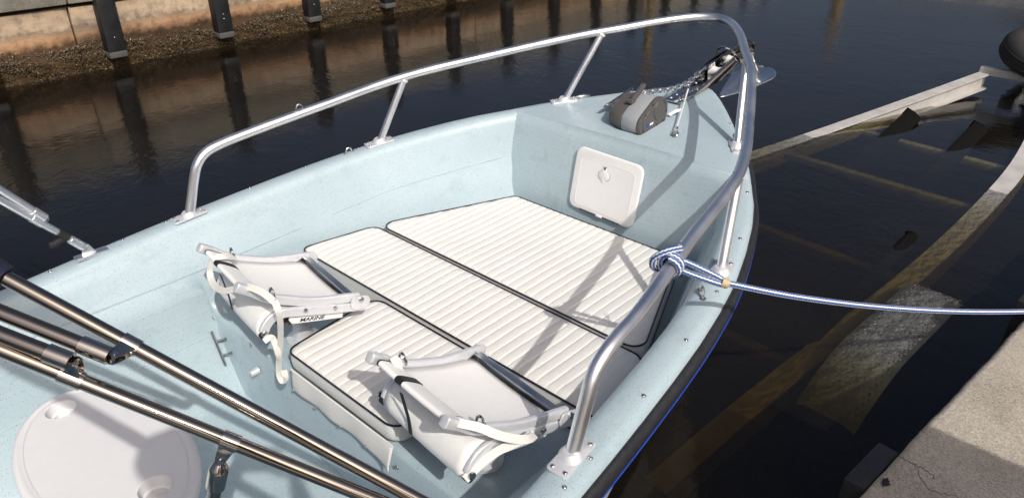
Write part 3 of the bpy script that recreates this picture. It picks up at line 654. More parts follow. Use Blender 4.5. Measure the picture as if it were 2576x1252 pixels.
# ---- bow rail
rail = bpy.data.objects.new('bow_rail', None); col.objects.link(rail); rail.parent = boat; rail.matrix_parent_inverse = ROOTLOC[boat.name].inverted()
rail.matrix_basis = Matrix.Translation((0, 0, 0.3)); ROOTLOC[rail.name] = Matrix.Translation((0, 0, 0.3))
half = [(-0.502, 0.85, 0.205), (-0.478, 0.849, 0.275), (-0.456, 0.848, 0.338), (-0.436, 0.846, 0.382), (-0.402, 0.845, 0.413), (-0.35, 0.841, 0.430), (-0.24, 0.830, 0.447), (0.03, 0.783, 0.488), (0.398, 0.721, 0.5376), (0.75, 0.568, 0.585), (1.08, 0.402, 0.629), (1.24, 0.296, 0.651), (1.385, 0.200, 0.671), (1.475, 0.125, 0.684), (1.528, 0.06, 0.691)]
path = half+[(1.545, 0.0, 0.693)]+[(a, -b, c) for a, b, c in reversed(half)]
MB().tube(crom(path, 6), 0.0168, 18, caps=False).build('top_tube', 'alu', rail, angle=80)
for s in (-1, 1):
    for b, t in (((0.279, 0.766, 0.28), (0.397, 0.721, 0.533)), ((1.036, 0.4146, 0.352), (1.181, 0.3315, 0.640))):
        b = Vector((b[0], s*b[1], b[2])); t = Vector((t[0], s*t[1], t[2])); MB().tube([b, t], 0.0138, 14).build('stanchion', 'alu', rail, angle=80)
        MB().lathe([(0.0180, -0.004), (0.0188, 0.0), (0.0180, 0.004), (0.0165, 0.005)], t-(t-b).normalized()*0.010, t-b, 14).build('collar', 'alu_dull', rail)
    for bx, by in ((-0.502, 0.85), (0.279, 0.766), (1.036, 0.4146)):
        z = zs(bx)+0.001; t = Vector((0.1, yo(bx+0.05)-yo(bx-0.05), 0.00967)).normalized(); t.y *= s; u = Vector((0, 0, 1)); sd = u.cross(t).normalized(); u = t.cross(sd)
        c = Vector((bx, s*by, z)); MB().prism(rrect(0.118, 0.052, 0.008, 4), c, t, sd, u, 0.007).build('base_plate', 'alu_dull', rail, bevel=0.0012)
        MB().lathe([(0.029, 0.007), (0.026, 0.012), (0.022, 0.017), (0.0175, 0.021)], c, u, 20).build('weld_bead', 'alu_dull', rail)
        for a in (-1, 1):
            for b in (-1, 1): screw(c+t*a*0.047+sd*b*0.016+u*0.0065, u, 0.0058, rail)
def padeye(c, ax, up, s, parent, name='pad_eye'):
    ax, up, c = Vector(ax).normalized(), Vector(up).normalized(), Vector(c); m = MB()
    m.tube([c+ax*math.cos(a)*s*0.5+up*math.sin(a)*s*0.75 for a in [math.pi*k/8 for k in range(9)]], s*0.14, 8)
    for k in (-1, 1): m.lathe([(s*0.3, 0), (s*0.3, s*0.08), (0, s*0.12)], c+ax*k*s*0.62, up, 10)
    return m.build(name, 'chrome', parent)
padeye((-0.044, 0.796, 0.492), (1, -0.15, 0.13), (0, 0.1, 1), 0.026, rail); padeye((0.15, 0.80, 0.268), (1, -0.15, 0.1), (0, 0, 1), 0.026, boat)
padeye((0.159, -0.775, 0.268), (0.75, 0.66, 0.1), (0, 0, 1), 0.032, boat); padeye((-0.03, -0.79, 0.494), (1, 0.15, 0.13), (0, 0, 1), 0.018, rail)
for s in (-1, 1):   # small bow chocks near the front stanchions
    x, y = 1.118, s*0.372; z = zs(x)+0.004
    MB().tube([Vector((x-0.03+0.06*k/8, y+s*(0.016-0.032*k/8), z+0.002)) for k in range(9)], [0.003, .007, .0092, .0105, .011, .0105, .0092, .007, .003], 12).build('bow_chock', 'chrome', boat)
# mooring cleat behind the winch
cl = bpy.data.objects.new('mooring_cleat', None); col.objects.link(cl); cl.parent = boat; cl.matrix_parent_inverse = ROOTLOC[boat.name].inverted()
cl.matrix_basis = Matrix.Translation((1.12, 0.135, 0.365)); ROOTLOC[cl.name] = Matrix.Translation((1.12, 0.135, 0.365)); horn_cleat(cl, (1.10, 0.172, 0.362), (0.27, 0.03, 0.025), 0.125)

# ---- bow roller
br = thing('bow_roller', 'polished stainless bow roller channel bolted to the foredeck tip', 'roller', (1.3, 0.0, 0.39))
sl_ = Vector((1, 0, 0.105)).normalized(); n_ = Vector((-0.105, 0, 1)).normalized(); o_ = Vector((1.245, 0.0, 0.386))
MB().box(o_+sl_*0.25+n_*0.006, (0.50, 0.078, 0.005), ax=(sl_, Vector((0, 1, 0)), n_)).build('channel_floor', 'chrome', br, bevel=0.001)
chk = [(0.10, 0.0), (0.20, 0.018), (0.34, 0.052), (0.46, 0.070), (0.56, 0.062), (0.585, 0.035), (0.56, -0.012), (0.40, -0.008), (0.10, -0.002)]
for s in (-1, 1): MB().prism(chk, o_+Vector((0, s*0.042-0.0025, 0.006)), sl_, n_, (0, 1, 0), 0.005).build('cheek_plate', 'steel_reflect_dark' if s > 0 else 'chrome', br, bevel=0.001)
rc = o_+sl_*0.515+n_*0.03
for q in (0.515, 0.38): MB().lathe([(0.024, -0.034), (0.027, -0.03), (0.019, 0), (0.027, 0.03), (0.024, 0.034)], o_+sl_*q+n_*(0.028 if q > 0.5 else 0.018)+Vector((0, 0, 0)), (0, 1, 0), 20).build('roller_wheel', 'white_plastic', br)
for s in (-1, 1): MB().lathe([(0.011, 0), (0.011, 0.008), (0, 0.008)], rc+Vector((0, s*0.045, 0.002)), (0, s, 0), 6).build('axle_bolt', 'chrome', br)
MB().tube([rc+Vector((0, 0.052*math.cos(a), 0))+n_*(0.015+0.072*math.sin(a))-sl_*(0.03+0.055*math.sin(a)) for a in [math.pi*k/14 for k in range(15)]], 0.0042, 8).build('bail', 'chrome', br)
for x in (0.03, 0.075, 0.17, 0.235):
    for y in (-0.022, 0.022): screw(o_+sl_*x+n_*0.0085+Vector((0, y, 0)), n_, 0.0085, br, 'bolt')
# ---- anchor
an = thing('anchor', 'polished plough anchor stowed in the bow roller', 'anchor', (1.6, 0, 0.42))
shk = [(0.0, -0.010), (0.27, -0.016), (0.42, -0.03), (0.50, -0.10), (0.53, -0.10), (0.515, -0.01), (0.44, 0.024), (0.27, 0.016), (0.0, 0.012)]
ao = Vector((1.50, 0.018, 0.462))
MB().prism(shk, ao, sl_, n_, (0, 1, 0), 0.010).build('shank', 'steel_reflect_dark', an, bevel=0.0015)
tm = text_mesh('14LB', 0.026, 'weight_mark'); frame_xform(tm, ao+sl_*0.10+n_*0.0-Vector((0, 0.0015, 0)), sl_, n_, Vector((0, -1, 0)))
obj('weight_mark', tm, 'label_white', an)
rows = []; tip = Vector((1.655, -0.015, 0.318)); tail = Vector((2.09, -0.02, 0.372))
for i in range(29):
    k = (i/28); k = 1-(1-k)**1.5; p = tip.lerp(tail, k)+Vector((0, 0, -0.03*math.sin(math.pi*k))); w = 0.003+(0.10*(k/0.72)**0.8 if k < 0.72 else 0.10*math.sqrt(max(0.0, 1-((k-0.72)/0.281)**2)))
    rows.append([p+Vector((0, w*q, 0.028*abs(q)**1.5*math.sin(math.pi*min(1, k*0.9)))) for q in (-1, -0.7, -0.35, 0, 0.35, 0.7, 1)])
fl = MB().grid(rows); fo = fl.build('fluke', 'galv', an); md = fo.modifiers.new('thickness', 'SOLIDIFY'); md.thickness = 0.006
MB().tube(crom([(2.0, 0.02, 0.45), (2.03, 0.02, 0.41), (2.04, 0.0, 0.365)], 4), 0.014, 10).build('crown_rib', 'chrome', an)
# ---- winch
wi = thing('anchor_winch', 'grey electric anchor winch with lighter band and tilted lever', 'winch', (0.99, 0.0, 0.345))
wp = [(0.905, 0.350), (0.935, 0.346), (1.064, 0.357), (1.084, 0.380), (1.090, 0.420), (1.078, 0.458), (1.045, 0.482), (1.010, 0.487), (0.985, 0.476), (0.950, 0.455), (0.908, 0.428), (0.892, 0.410), (0.888, 0.385), (0.892, 0.364)]
wp = [(p.x, 0.3465+(p.y-0.3465)*0.94) for p in crom([(a, b, 0) for a, b in wp], 3, True)]
wcx, wcz = 0.99, 0.41
def wslab(y0, y1, k0, k1, name, mat, parent=wi):
    m = MB(); rows = []
    for y, k in ((y0, k0-0.03), (y0+0.006*(1 if y1 > y0 else -1), k0), (y1-0.006*(1 if y1 > y0 else -1), k1), (y1, k1-0.03)):
        rows.append([(wcx+(a-wcx)*k, y, max(0.3465, wcz+(b-wcz)*k)) for a, b in wp+wp[:1]])
    m.grid(rows); n = len(wp)+1; m.f.append(tuple(range(n-1))); q = 3*n; m.f.append(tuple(q+i for i in reversed(range(n-1)))); return m.build(name, mat, parent, angle=45)
wslab(-0.076, -0.060, 0.985, 1.0, 'side_cover', 'winch_grey'); wslab(-0.0595, 0.014, 0.975, 0.975, 'centre_band', 'winch_light'); wslab(0.0145, 0.085, 0.965, 0.80, 'motor_cover', 'winch_grey')
MB().prism([(0.89, 0.3455), (1.085, 0.3545), (1.085, 0.349), (0.89, 0.3405)], (0, -0.074, 0), (1, 0, 0), (0, 0, 1), (0, 1, 0), 0.155).build('gasket', 'rubber', wi)
dr = MB(); dr.tube([(1.03+0.042*math.cos(a), -0.0765, 0.425+0.040*math.sin(a)) for a in [2*math.pi*k/28 for k in range(20)]], 0.003, 6); dr.tube(crom([(0.915, -0.0765, 0.372), (0.918, -0.0765, 0.405), (0.945, -0.0765, 0.435), (0.985, -0.0765, 0.45), (1.005, -0.0765, 0.462), (1.03, -0.0765, 0.466)], 4), 0.0026, 6)
dr.build('cover_rib', 'winch_grey', wi)
for x, z in ((0.928, 0.425), (0.972, 0.458), (0.918, 0.364), (1.015, 0.367), (1.06, 0.375), (1.078, 0.41)): MB().lathe([(0.0048, 0), (0.0048, 0.0012), (0, 0.0012)], (x, -0.0762, z), (0, -1, 0), 10).build('cover_screw', 'rubber', wi)
MB().box((0.951, -0.0768, 0.3795), (0.018, 0.0012, 0.012), ax=(Vector((1, 0, 0.07)).normalized(), Vector((0, 1, 0)), Vector((-0.07, 0, 1)).normalized())).build('label_blue', 'blue', wi, smooth=False)
MB().box((0.973, -0.0768, 0.3812), (0.024, 0.0012, 0.009), ax=(Vector((1, 0, 0.07)).normalized(), Vector((0, 1, 0)), Vector((-0.07, 0, 1)).normalized())).build('label_white', 'label_white', wi, smooth=False)
MB().prism([(0, -0.006), (0.014, -0.012), (0.085, 0.002), (0.096, 0.010), (0.088, 0.019), (0.012, 0.008), (0, 0.004)], (0.958, 0.004, 0.462), Vector((0.86, 0, 0.36)).normalized(), Vector((-0.36, 0, 0.86)).normalized(), (0, 1, 0), 0.018).build('lever', 'winch_grey', wi, bevel=0.003)
MB().box((0.955, 0.013, 0.458), (0.03, 0.026, 0.014)).build('lever_mount', 'winch_grey', wi, bevel=0.003)
# ---- chain
ch = thing('anchor_chain', 'galvanised anchor chain running from the winch to the anchor shank', 'chain', (1.25, 0, 0.44))
cp = crom([(1.055, 0.012, 0.470), (1.12, 0.012, 0.462), (1.20, 0.010, 0.449), (1.30, 0.010, 0.441), (1.40, 0.014, 0.441), (1.47, 0.02, 0.454), (1.53, 0.022, 0.470)], 30)
lk_me = MB().tube([(0.0118*math.cos(a)+(0.0085 if math.cos(a) > 0 else -0.0085), 0.0098*math.sin(a), 0) for a in [2*math.pi*k/16+0.01 for k in range(16)]], 0.0036, 8, closed=True).mesh('link'); lk_me.materials.append(MAT['galv'])
acc = 0; last = cp[0]; k = 0; nxt = 0
for i in range(1, len(cp)):
    acc += (cp[i]-cp[i-1]).length
    if acc >= nxt:
        t = (cp[min(i+2, len(cp)-1)]-cp[i-2 if i > 1 else 0]).normalized(); s = Vector((0, 0, 1)).cross(t).normalized(); u = t.cross(s)
        a = R(40 if k % 2 else -50); y_ = s*math.cos(a)+u*math.sin(a); z_ = t.cross(y_)
        o = bpy.data.objects.new('link', lk_me); col.objects.link(o); o.parent = ch; o.matrix_parent_inverse = ROOTLOC[ch.name].inverted()
        Mx = Matrix((t, y_, z_)).transposed().to_4x4(); Mx.translation = cp[i]; o.matrix_basis = Mx; k += 1; nxt += 0.0285
MB().tube([(1.515, 0.022, 0.466), (1.545, 0.022, 0.472)], 0.009, 10).build('shackle', 'galv', ch)
# ---- safety cable from a deck eye to the chain
sc = thing('safety_cable', 'thin white safety cable clipped from deck eye up to the anchor chain', 'cable', (0.95, -0.2, 0.36))
e0 = Vector((0.972, -0.186, 0.362)); e1 = Vector((1.395, 0.006, 0.438))
MB().tube(crom([e0+Vector((0.02, 0.008, 0.018)), e0.lerp(e1, 0.5)+Vector((0, 0, 0.002)), e0.lerp(e1, 0.86)], 5), 0.0032, 8).build('cable', 'cable', sc)
MB().tube([e0.lerp(e1, 0.86), e1-Vector((0.01, 0.004, 0.002))], 0.0055, 8).build('snap_hook', 'galv', sc)
MB().tube([(e0.x+0.010*math.cos(a), e0.y+0.012*math.sin(a), e0.z+0.004+0.006*math.cos(a)) for a in [2*math.pi*k/14 for k in range(14)]], 0.0028, 6, closed=True).build('deck_eye', 'chrome', sc)
MB().tube([(e0.x+0.012+0.014*math.cos(a), e0.y+0.006*math.cos(a), e0.z+0.018+0.012*math.sin(a)) for a in [2*math.pi*k/14 for k in range(14)]], 0.0024, 6, closed=True).build('thimble', 'chrome', sc)
MB().ribbon([e0.lerp(e1, 0.44)+Vector((0, 0, 0.004)), e0.lerp(e1, 0.44)+Vector((-0.02, 0.016, 0.0)), e0.lerp(e1, 0.43)+Vector((-0.045, 0.03, -0.012))], 0.014, 0.0006, (-0.3, -0.4, 0.8)).build('tag', 'label_white', sc)

#@@CUSH
# ================================================================== CUSHIONS
PITCH = 0.0365
def round_poly(poly, rads, n=7):
    out = []; m = len(poly)
    for i in range(m):
        p, a, b = Vector(poly[i]), Vector(poly[i-1]), Vector(poly[(i+1) % m]); r = rads[i] if isinstance(rads, (list, tuple)) else rads
        u, v = (a-p).normalized(), (b-p).normalized(); half = u.angle(v)/2; d = r/math.tan(half); c = p+(u+v).normalized()*(r/math.sin(half)); s, e = p+u*d-c, p+v*d-c
        for k in range(n+1): out.append(tuple(c+s.normalized().slerp(e.normalized(), k/n)*r))
    return out
def cushion(name, label, poly, rads, top, th, sag, phase=0.0):
    pol = round_poly([Vector((a, b, 0)) for a, b in poly], rads); cx = sum(p[0] for p in pol)/len(pol); cy = sum(p[1] for p in pol)/len(pol)
    t = thing(name, label, 'cushion', (cx, cy, top-th), 'white pleated bow cushions')
    bm = bmesh.new(); f = bm.faces.new([bm.verts.new((p[0], p[1], top)) for p in pol])
    y0, y1 = min(p[1] for p in pol), max(p[1] for p in pol); x0, x1 = min(p[0] for p in pol), max(p[0] for p in pol)
    k = math.floor((y0-phase)/PITCH)
    ys = []
    while phase+k*PITCH < y1+PITCH:
        ys += [phase+PITCH*(k+q) for q in (0, 0.06, 0.13, 0.3, 0.6, 0.87, 0.94)]; k += 1
    for y in ys:
        if y0 < y < y1: bmesh.ops.bisect_plane(bm, geom=bm.verts[:]+bm.edges[:]+bm.faces[:], plane_co=(0, y, 0), plane_no=(0, 1, 0))
    xs = [x0+0.008, x0+0.02, x0+0.045, x1-0.045, x1-0.02, x1-0.008]+[x0+(x1-x0)*q for q in (0.15, 0.24, 0.33, 0.42, 0.5, 0.58, 0.67, 0.76, 0.85)]
    for x in xs: bmesh.ops.bisect_plane(bm, geom=bm.verts[:]+bm.edges[:]+bm.faces[:], plane_co=(x, 0, 0), plane_no=(1, 0, 0))
    P2 = [Vector((p[0], p[1])) for p in pol]; r_ = random.Random(len(name)+int(cx*100))
    jit = [r_.uniform(0.75, 1.2) for _ in range(80)]
    for v in bm.verts:
        p = Vector((v.co.x, v.co.y)); d = 9
        for i in range(len(P2)):
            a, b = P2[i-1], P2[i]; ab = b-a; L = ab.length_squared
            if L < 1e-12: continue
            q = max(0, min(1, (p-a).dot(ab)/L)); d = min(d, (p-a-ab*q).length)
        e = min(1, d/0.035); ed = math.sqrt(max(0, 1-(1-e)**2)); ph = (v.co.y-phase)/PITCH; idx = int(math.floor(ph)) % 80; fr = ph-math.floor(ph)
        g_ = min(fr, 1-fr); prof = 0.62*min(1, g_/0.10)**0.7+0.38*math.sin(math.pi*fr)
        v.co.z = top-0.007+0.007*ed+0.0040*prof*ed*(0.8+0.2*jit[idx])+sag*(math.sin(v.co.x*9+v.co.y*3)+0.7*math.sin(v.co.x*17-v.co.y*7+1)+0.35*math.sin(v.co.x*41+idx*1.7))*e
    bmesh.ops.recalc_face_normals(bm, faces=bm.faces)
    if sum(f.normal.z for f in bm.faces) < 0: bmesh.ops.reverse_faces(bm, faces=bm.faces)
    me = bpy.data.meshes.new('pleated_top'); bm.to_mesh(me); bm.free(); me.shade_smooth(); me.set_sharp_from_angle(angle=R(70)); obj('pleated_top', me, 'vinyl', t)
    P3 = [Vector((p[0], p[1], 0)) for p in pol]; C3 = Vector((cx, cy, 0)); rows = []
    for z, q in ((top-0.008, 0.0), (top-0.016, 0.0035), (top-th*0.5, 0.006), (top-th+0.012, 0.0035), (top-th, -0.004)):
        rows.append([p+(p-C3).normalized()*q+Vector((0, 0, z)) for p in P3+P3[:1]])
    sd = MB().grid(rows); n = len(P3)+1; sd.f.append(tuple(4*n+i for i in range(n-1))); sd.build('side_band', 'vinyl', t, angle=60)
    for z in ((top-0.005, top-th+0.006) if th > 0.08 else (top-0.005,)): MB().tube([p+(p-C3).normalized()*0.003+Vector((0, 0, z)) for p in P3], 0.0031 if z > top-0.05 else 0.0026, 8, closed=True).build('piping', 'piping', t)
    return t
cushion('front_cushion', 'white pleated trapezoid cushion against the bulkhead, foremost of the three', [(0.704, 0.40), (0.134, 0.625), (0.134, -0.625), (0.704, -0.40)], [0.03, 0.045, 0.045, 0.03], 0.017, 0.10, 0.0012)
cushion('middle_cushion', 'white pleated cushion spanning the boat, middle one of the three', [(0.127, 0.64), (-0.182, 0.70), (-0.182, -0.70), (0.127, -0.64)], [0.05, 0.03, 0.03, 0.05], 0.006, 0.095, 0.0018)
ac = cushion('aft_cushion', 'small white pleated cushion between the two folded seats, with hanging skirt', [(-0.202, 0.225), (-0.568, 0.185), (-0.568, -0.325), (-0.202, -0.33)], [0.05, 0.035, 0.045, 0.03], 0.002, 0.066, 0.0012)
sk = MB(); rows = []
for j in range(9):
    k = j/8; z = -0.058-0.075*k
    rows.append([Vector((XF-0.012-0.006*math.sin(k*2)-0.003*k*math.sin(i*0.45)-(0.022*k*((i-30)/10)**2 if i > 30 else 0), 0.165-0.485*i/40, z+0.001*math.sin(i*0.3))) for i in range(41)])
sk.grid(rows); so = sk.build('skirt', 'vinyl', ac); md = so.modifiers.new('thickness', 'SOLIDIFY'); md.thickness = 0.0025
MB().tube([(XF-0.011, 0.165-0.485*i/20, -0.0585) for i in range(21)], 0.0035, 6).build('skirt_welt', 'vinyl', ac)
for y in (0.15, 0.03, -0.09, -0.21, -0.31): screw((XF-0.024, y, -0.122), (-1, 0, 0), 0.0055, ac, 'snap')

#@@SEATS
# ================================================================== FOLDED SEATS   (local: u aft from the hinge = -x, v port = +y)
def seat(label, loc, rotz, mirror_strap):
    t = thing('folding_seat', label, 'seat', loc, 'folded boat seats', rotz, local=True)
    hw = 0.168
    P = lambda u, v, z: Vector((-u*0.925, v, z))
    tp = lambda u: 1-0.12*max(0, u)/0.36
    up = [(0.0, 0.106), (0.03, 0.114), (0.15, 0.142), (0.255, 0.186), (0.30, 0.211), (0.335, 0.240), (0.360, 0.258)]
    lowr = [(-0.022, 0.066), (0.10, 0.100), (0.20, 0.131), (0.26, 0.148), (0.295, 0.146), (0.318, 0.130), (0.330, 0.112)]
    for s in (-1, 1):
        path = crom([P(u, s*hw*tp(u), z) for u, z in up], 5)
        o = MB().tube(path, 0.01, 20, flat=(0.015, 0.0085), up0=(0, 0, 1), se=0.5).build('back_rail', 'alu_dull', t, angle=50)
        e = path[-1]; d = (path[-1]-path[-3]).normalized(); MB().tube([e-d*0.012, e+d*0.016, e+d*0.022], 0.02, 20, flat=(0.0145, 0.012), up0=(0, 0, 1), se=0.45).build('end_cap', 'alu_dull', o, angle=50, bevel=0.002)
        MB().tube(crom([P(u, s*(hw-0.001), z) for u, z in lowr], 5), 0.01, 20, flat=(0.015, 0.008), up0=(0, 0, 1), se=0.5).build('seat_rail', 'alu_dull', t, angle=50)
        h = MB().prism(rrect(0.066, 0.046, 0.02, 5), P(0.0, s*(hw+0.0125)-0.0025, 0.092), Vector((-0.95, 0, 0.3)).normalized(), Vector((0.3, 0, 0.95)).normalized(), (0, 1, 0), 0.005).build('hinge_plate', 'alu_dull', t, bevel=0.001)
        MB().lathe([(0.009, 0), (0.009, 0.006), (0.005, 0.009), (0, 0.009)], P(-0.002, s*(hw+0.015), 0.104), (0, s, 0), 12).build('hinge_bolt', 'chrome', h)
        MB().prism(rrect(0.05, 0.03, 0.006, 4), P(0.045, s*(hw-0.014)-0.0015, 0.100), Vector((-0.97, 0, -0.26)).normalized(), Vector((-0.26, 0, 0.97)).normalized(), (0, 1, 0), 0.003).build('inner_bracket', 'chrome', t)
        for u in (0.09, 0.19): MB().lathe([(0.0075, 0), (0.006, 0.004), (0, 0.0045)], P(u, s*(hw+0.009), 0.095+0.036*(u-0.06)/0.12), (0, s, 0), 12).build('rail_screw', 'chrome', t)
        # strap keeper on the rail
        k = P(0.277, s*hw*tp(0.277), 0.208); MB().tube([k+Vector((0, 0.016*math.cos(a), -0.002+0.026*math.sin(a))) for a in [math.pi*q/8 for q in range(9)]], 0.0036, 6).build('strap_keeper', 'chrome', t)
    MB().box(P(0.012, 0, 0.090), (0.022, 2*hw-0.012, 0.034)).build('hinge_bar', 'alu_shade_side', t, bevel=0.003)
    MB().box(P(0.025, 0, 0.066), (0.034, 2*hw-0.02, 0.012)).build('seat_bar', 'alu_shade_side', t, bevel=0.003)
    # slings
    rows = []; prof = crom([P(0.035, 0, 0.100)]+[P(u, 0, z-0.006) for u, z in up[2:5]]+[P(0.325, 0, 0.222)], 5)
    for p in prof: rows.append([Vector((p.x, v*(hw-0.006)*tp(-p.x/0.925), p.z-0.010*(1-abs(v)**2.2))) for v in (-1, -0.8, -0.55, -0.25, 0, 0.25, 0.55, 0.8, 1)])
    o = MB().grid(rows).build('back_sling', 'fabric', t); md = o.modifiers.new('thickness', 'SOLIDIFY'); md.thickness = 0.003
    # fabric roll round the top bar
    rp_ = MB(); rr = []
    for i in range(13):
        v = -1+2*i/12; rr.append(P(0.337, v*0.128, 0.240-0.005*(1-v*v)))
    UP_ = (-0.80, 0, 0.60)
    rp_.tube(rr, 0.02, 20, flat=(0.034, 0.0085), up0=UP_, se=0.55).build('sling_roll', 'fabric', t, angle=60)
    for v in (-1, 1): MB().tube([P(0.337, v*0.126, 0.2395), P(0.337, v*0.131, 0.2395)], 0.02, 20, flat=(0.035, 0.0095), up0=UP_, se=0.55).build('roll_binding', 'black_web', t)
    MB().tube([P(0.337, 0.056, 0.2365), P(0.337, 0.031, 0.2365)], 0.02, 20, flat=(0.0355, 0.010), up0=UP_, se=0.55).build('black_strap', 'black_web', t)
    MB().ribbon(crom([P(0.360, 0.045, 0.216), P(0.355, 0.043, 0.18), P(0.350, 0.038, 0.135), P(0.350, 0.035, 0.092)], 4), 0.013, 0.002, (-1, 0, 0.1)).build('black_strap_tail', 'black_web', t)
    prof = crom([P(u, 0, z+0.008) for u, z in lowr[1:4]]+[P(0.300, 0, 0.158), P(0.326, 0, 0.142), P(0.343, 0, 0.112), P(0.344, 0, 0.090)], 5); rows = []
    for p in prof: rows.append([Vector((p.x, v*(hw-0.004), p.z-0.008*(1-abs(v)**2.2))) for v in (-1, -0.8, -0.55, -0.25, 0, 0.25, 0.55, 0.8, 1)])
    o = MB().grid(rows).build('seat_sling', 'fabric', t); md = o.modifiers.new('thickness', 'SOLIDIFY'); md.thickness = 0.003
    MB().tube([P(0.336, v*(hw+0.006), 0.101) for v in (-1, 1)], 0.007, 10).build('front_bar', 'alu', t)
    for v in (-1, 1):
        MB().tube([P(0.336, v*(hw-0.006), 0.101), P(0.336, v*(hw+0.012), 0.101)], 0.0105, 12).build('bar_plug', 'black_web', t)
        MB().lathe([(0.010, 0), (0.010, 0.004), (0.006, 0.007), (0, 0.007)], P(0.334, v*(hw+0.014), 0.113), (0, v, 0), 12).build('bar_bolt', 'chrome', t)
    # side plates with lettering, swivel and base
    for s in (-1, 1):
        pl_ = MB().prism([(-0.095, -0.014), (0.072, -0.014), (0.084, 0.0), (0.084, 0.014), (-0.095, 0.014)], P(0.155, s*(hw-0.012)-0.003, 0.086), Vector((-0.963, 0, 0.27)) if s < 0 else Vector((-0.963, 0, 0.27)), Vector((0.27, 0, 0.963)), (0, 1, 0), 0.006).build('side_plate', 'white_plastic', t, bevel=0.003)
        ax = Vector((0.963, 0, -0.27)) if s < 0 else Vector((-0.963, 0, 0.27)); ay = Vector((0.27, 0, 0.963))
        m_ = text_mesh('MARINE', 0.0165, 'lettering'); sh = Matrix.Shear('XY', 4, (0.25, 0)) if False else Matrix.Identity(4); m_.transform(Matrix(((1.35, 0.3, 0, 0), (0, 1, 0, 0), (0, 0, 1, 0), (0, 0, 0, 1))))
        frame_xform(m_, P(0.165, s*(hw-0.0085), 0.086), ax, ay, Vector((0, s, 0))); obj('lettering', m_, 'text', pl_)
    MB().box(P(0.15, 0, 0.05), (0.22, 0.24, 0.008), ax=(Vector((-0.963, 0, 0.27)), Vector((0, 1, 0)), Vector((0.27, 0, 0.963)))).build('under_plate', 'winch_grey', t, bevel=0.002)
    MB().lathe([(0.055, -0.09), (0.055, -0.078), (0.035, -0.07), (0.03, -0.03), (0.035, 0.02), (0.05, 0.03), (0.05, 0.042)], P(0.14, 0, 0), (0, 0, 1), 28).build('swivel_base', 'alu_dull', t)
    return t
s1 = seat('folded white seat on the port side with its strap dangling over the platform edge', (-0.312, 0.292, 0.0), R(-8.0), 1)
s2 = seat('folded white seat beside the starboard gunwale, nearest to the camera', (-0.300, -0.523, 0.008), R(-6.0), -1)
def strap(t, pts, name, w=0.018, normals=(-0.5, -0.45, 0.75)):
    q = bpy.data.objects
    wm = Matrix.Translation(t.location) @ Matrix.Rotation(t.rotation_euler.z, 4, 'Z'); inv = wm.inverted()
    o = MB().ribbon([inv @ p for p in crom(pts, 6)], w*1.1, 0.0016, tuple(inv.to_3x3() @ Vector(normals)) if not isinstance(normals, list) else [tuple(inv.to_3x3() @ Vector(n)) for n in normals]).build(name, 'webbing', t, angle=60); return o
strap(s1, [at(592, 648, 0.232), at(568, 645, 0.256), at(545, 648, 0.262), at(531, 668, 0.235), at(529, 692, 0.205), at(540, 718, 0.20), at(562, 731, 0.215), at(590, 727, 0.238), at(625, 722, 0.262), at(660, 735, 0.262), at(688, 757, 0.250)], 'strap')
strap(s1, [at(690, 757, 0.252), at(700, 780, 0.232), at(705, 810, 0.19), at(706, 850, 0.125), at(703, 890, 0.06), at(701, 925, 0.0), at(704, 945, -0.03), at(711, 957, -0.045), at(718, 950, -0.03), at(714, 930, -0.005)], 'strap_tail', 0.017)
strap(s1, [at(664, 858, 0.10), at(682, 848, 0.105), at(692, 862, 0.10), at(700, 890, 0.065), at(703, 905, 0.04)], 'strap_tail', 0.016)
strap(s2, [at(1125, 1052, 0.27), at(1160, 1064, 0.262), at(1205, 1074, 0.252), at(1250, 1092, 0.232), at(1295, 1103, 0.205), at(1330, 1103, 0.185), at(1345, 1092, 0.17)], 'strap')
strap(s2, [at(1345, 1092, 0.168), at(1300, 1112, 0.16), at(1250, 1135, 0.150), at(1205, 1170, 0.135), at(1170, 1205, 0.115)], 'strap_tail')
strap(s2, [at(985, 910, 0.262), at(995, 905, 0.266), at(1003, 912, 0.256), at(1004, 935, 0.225)], 'strap_tail', 0.016)

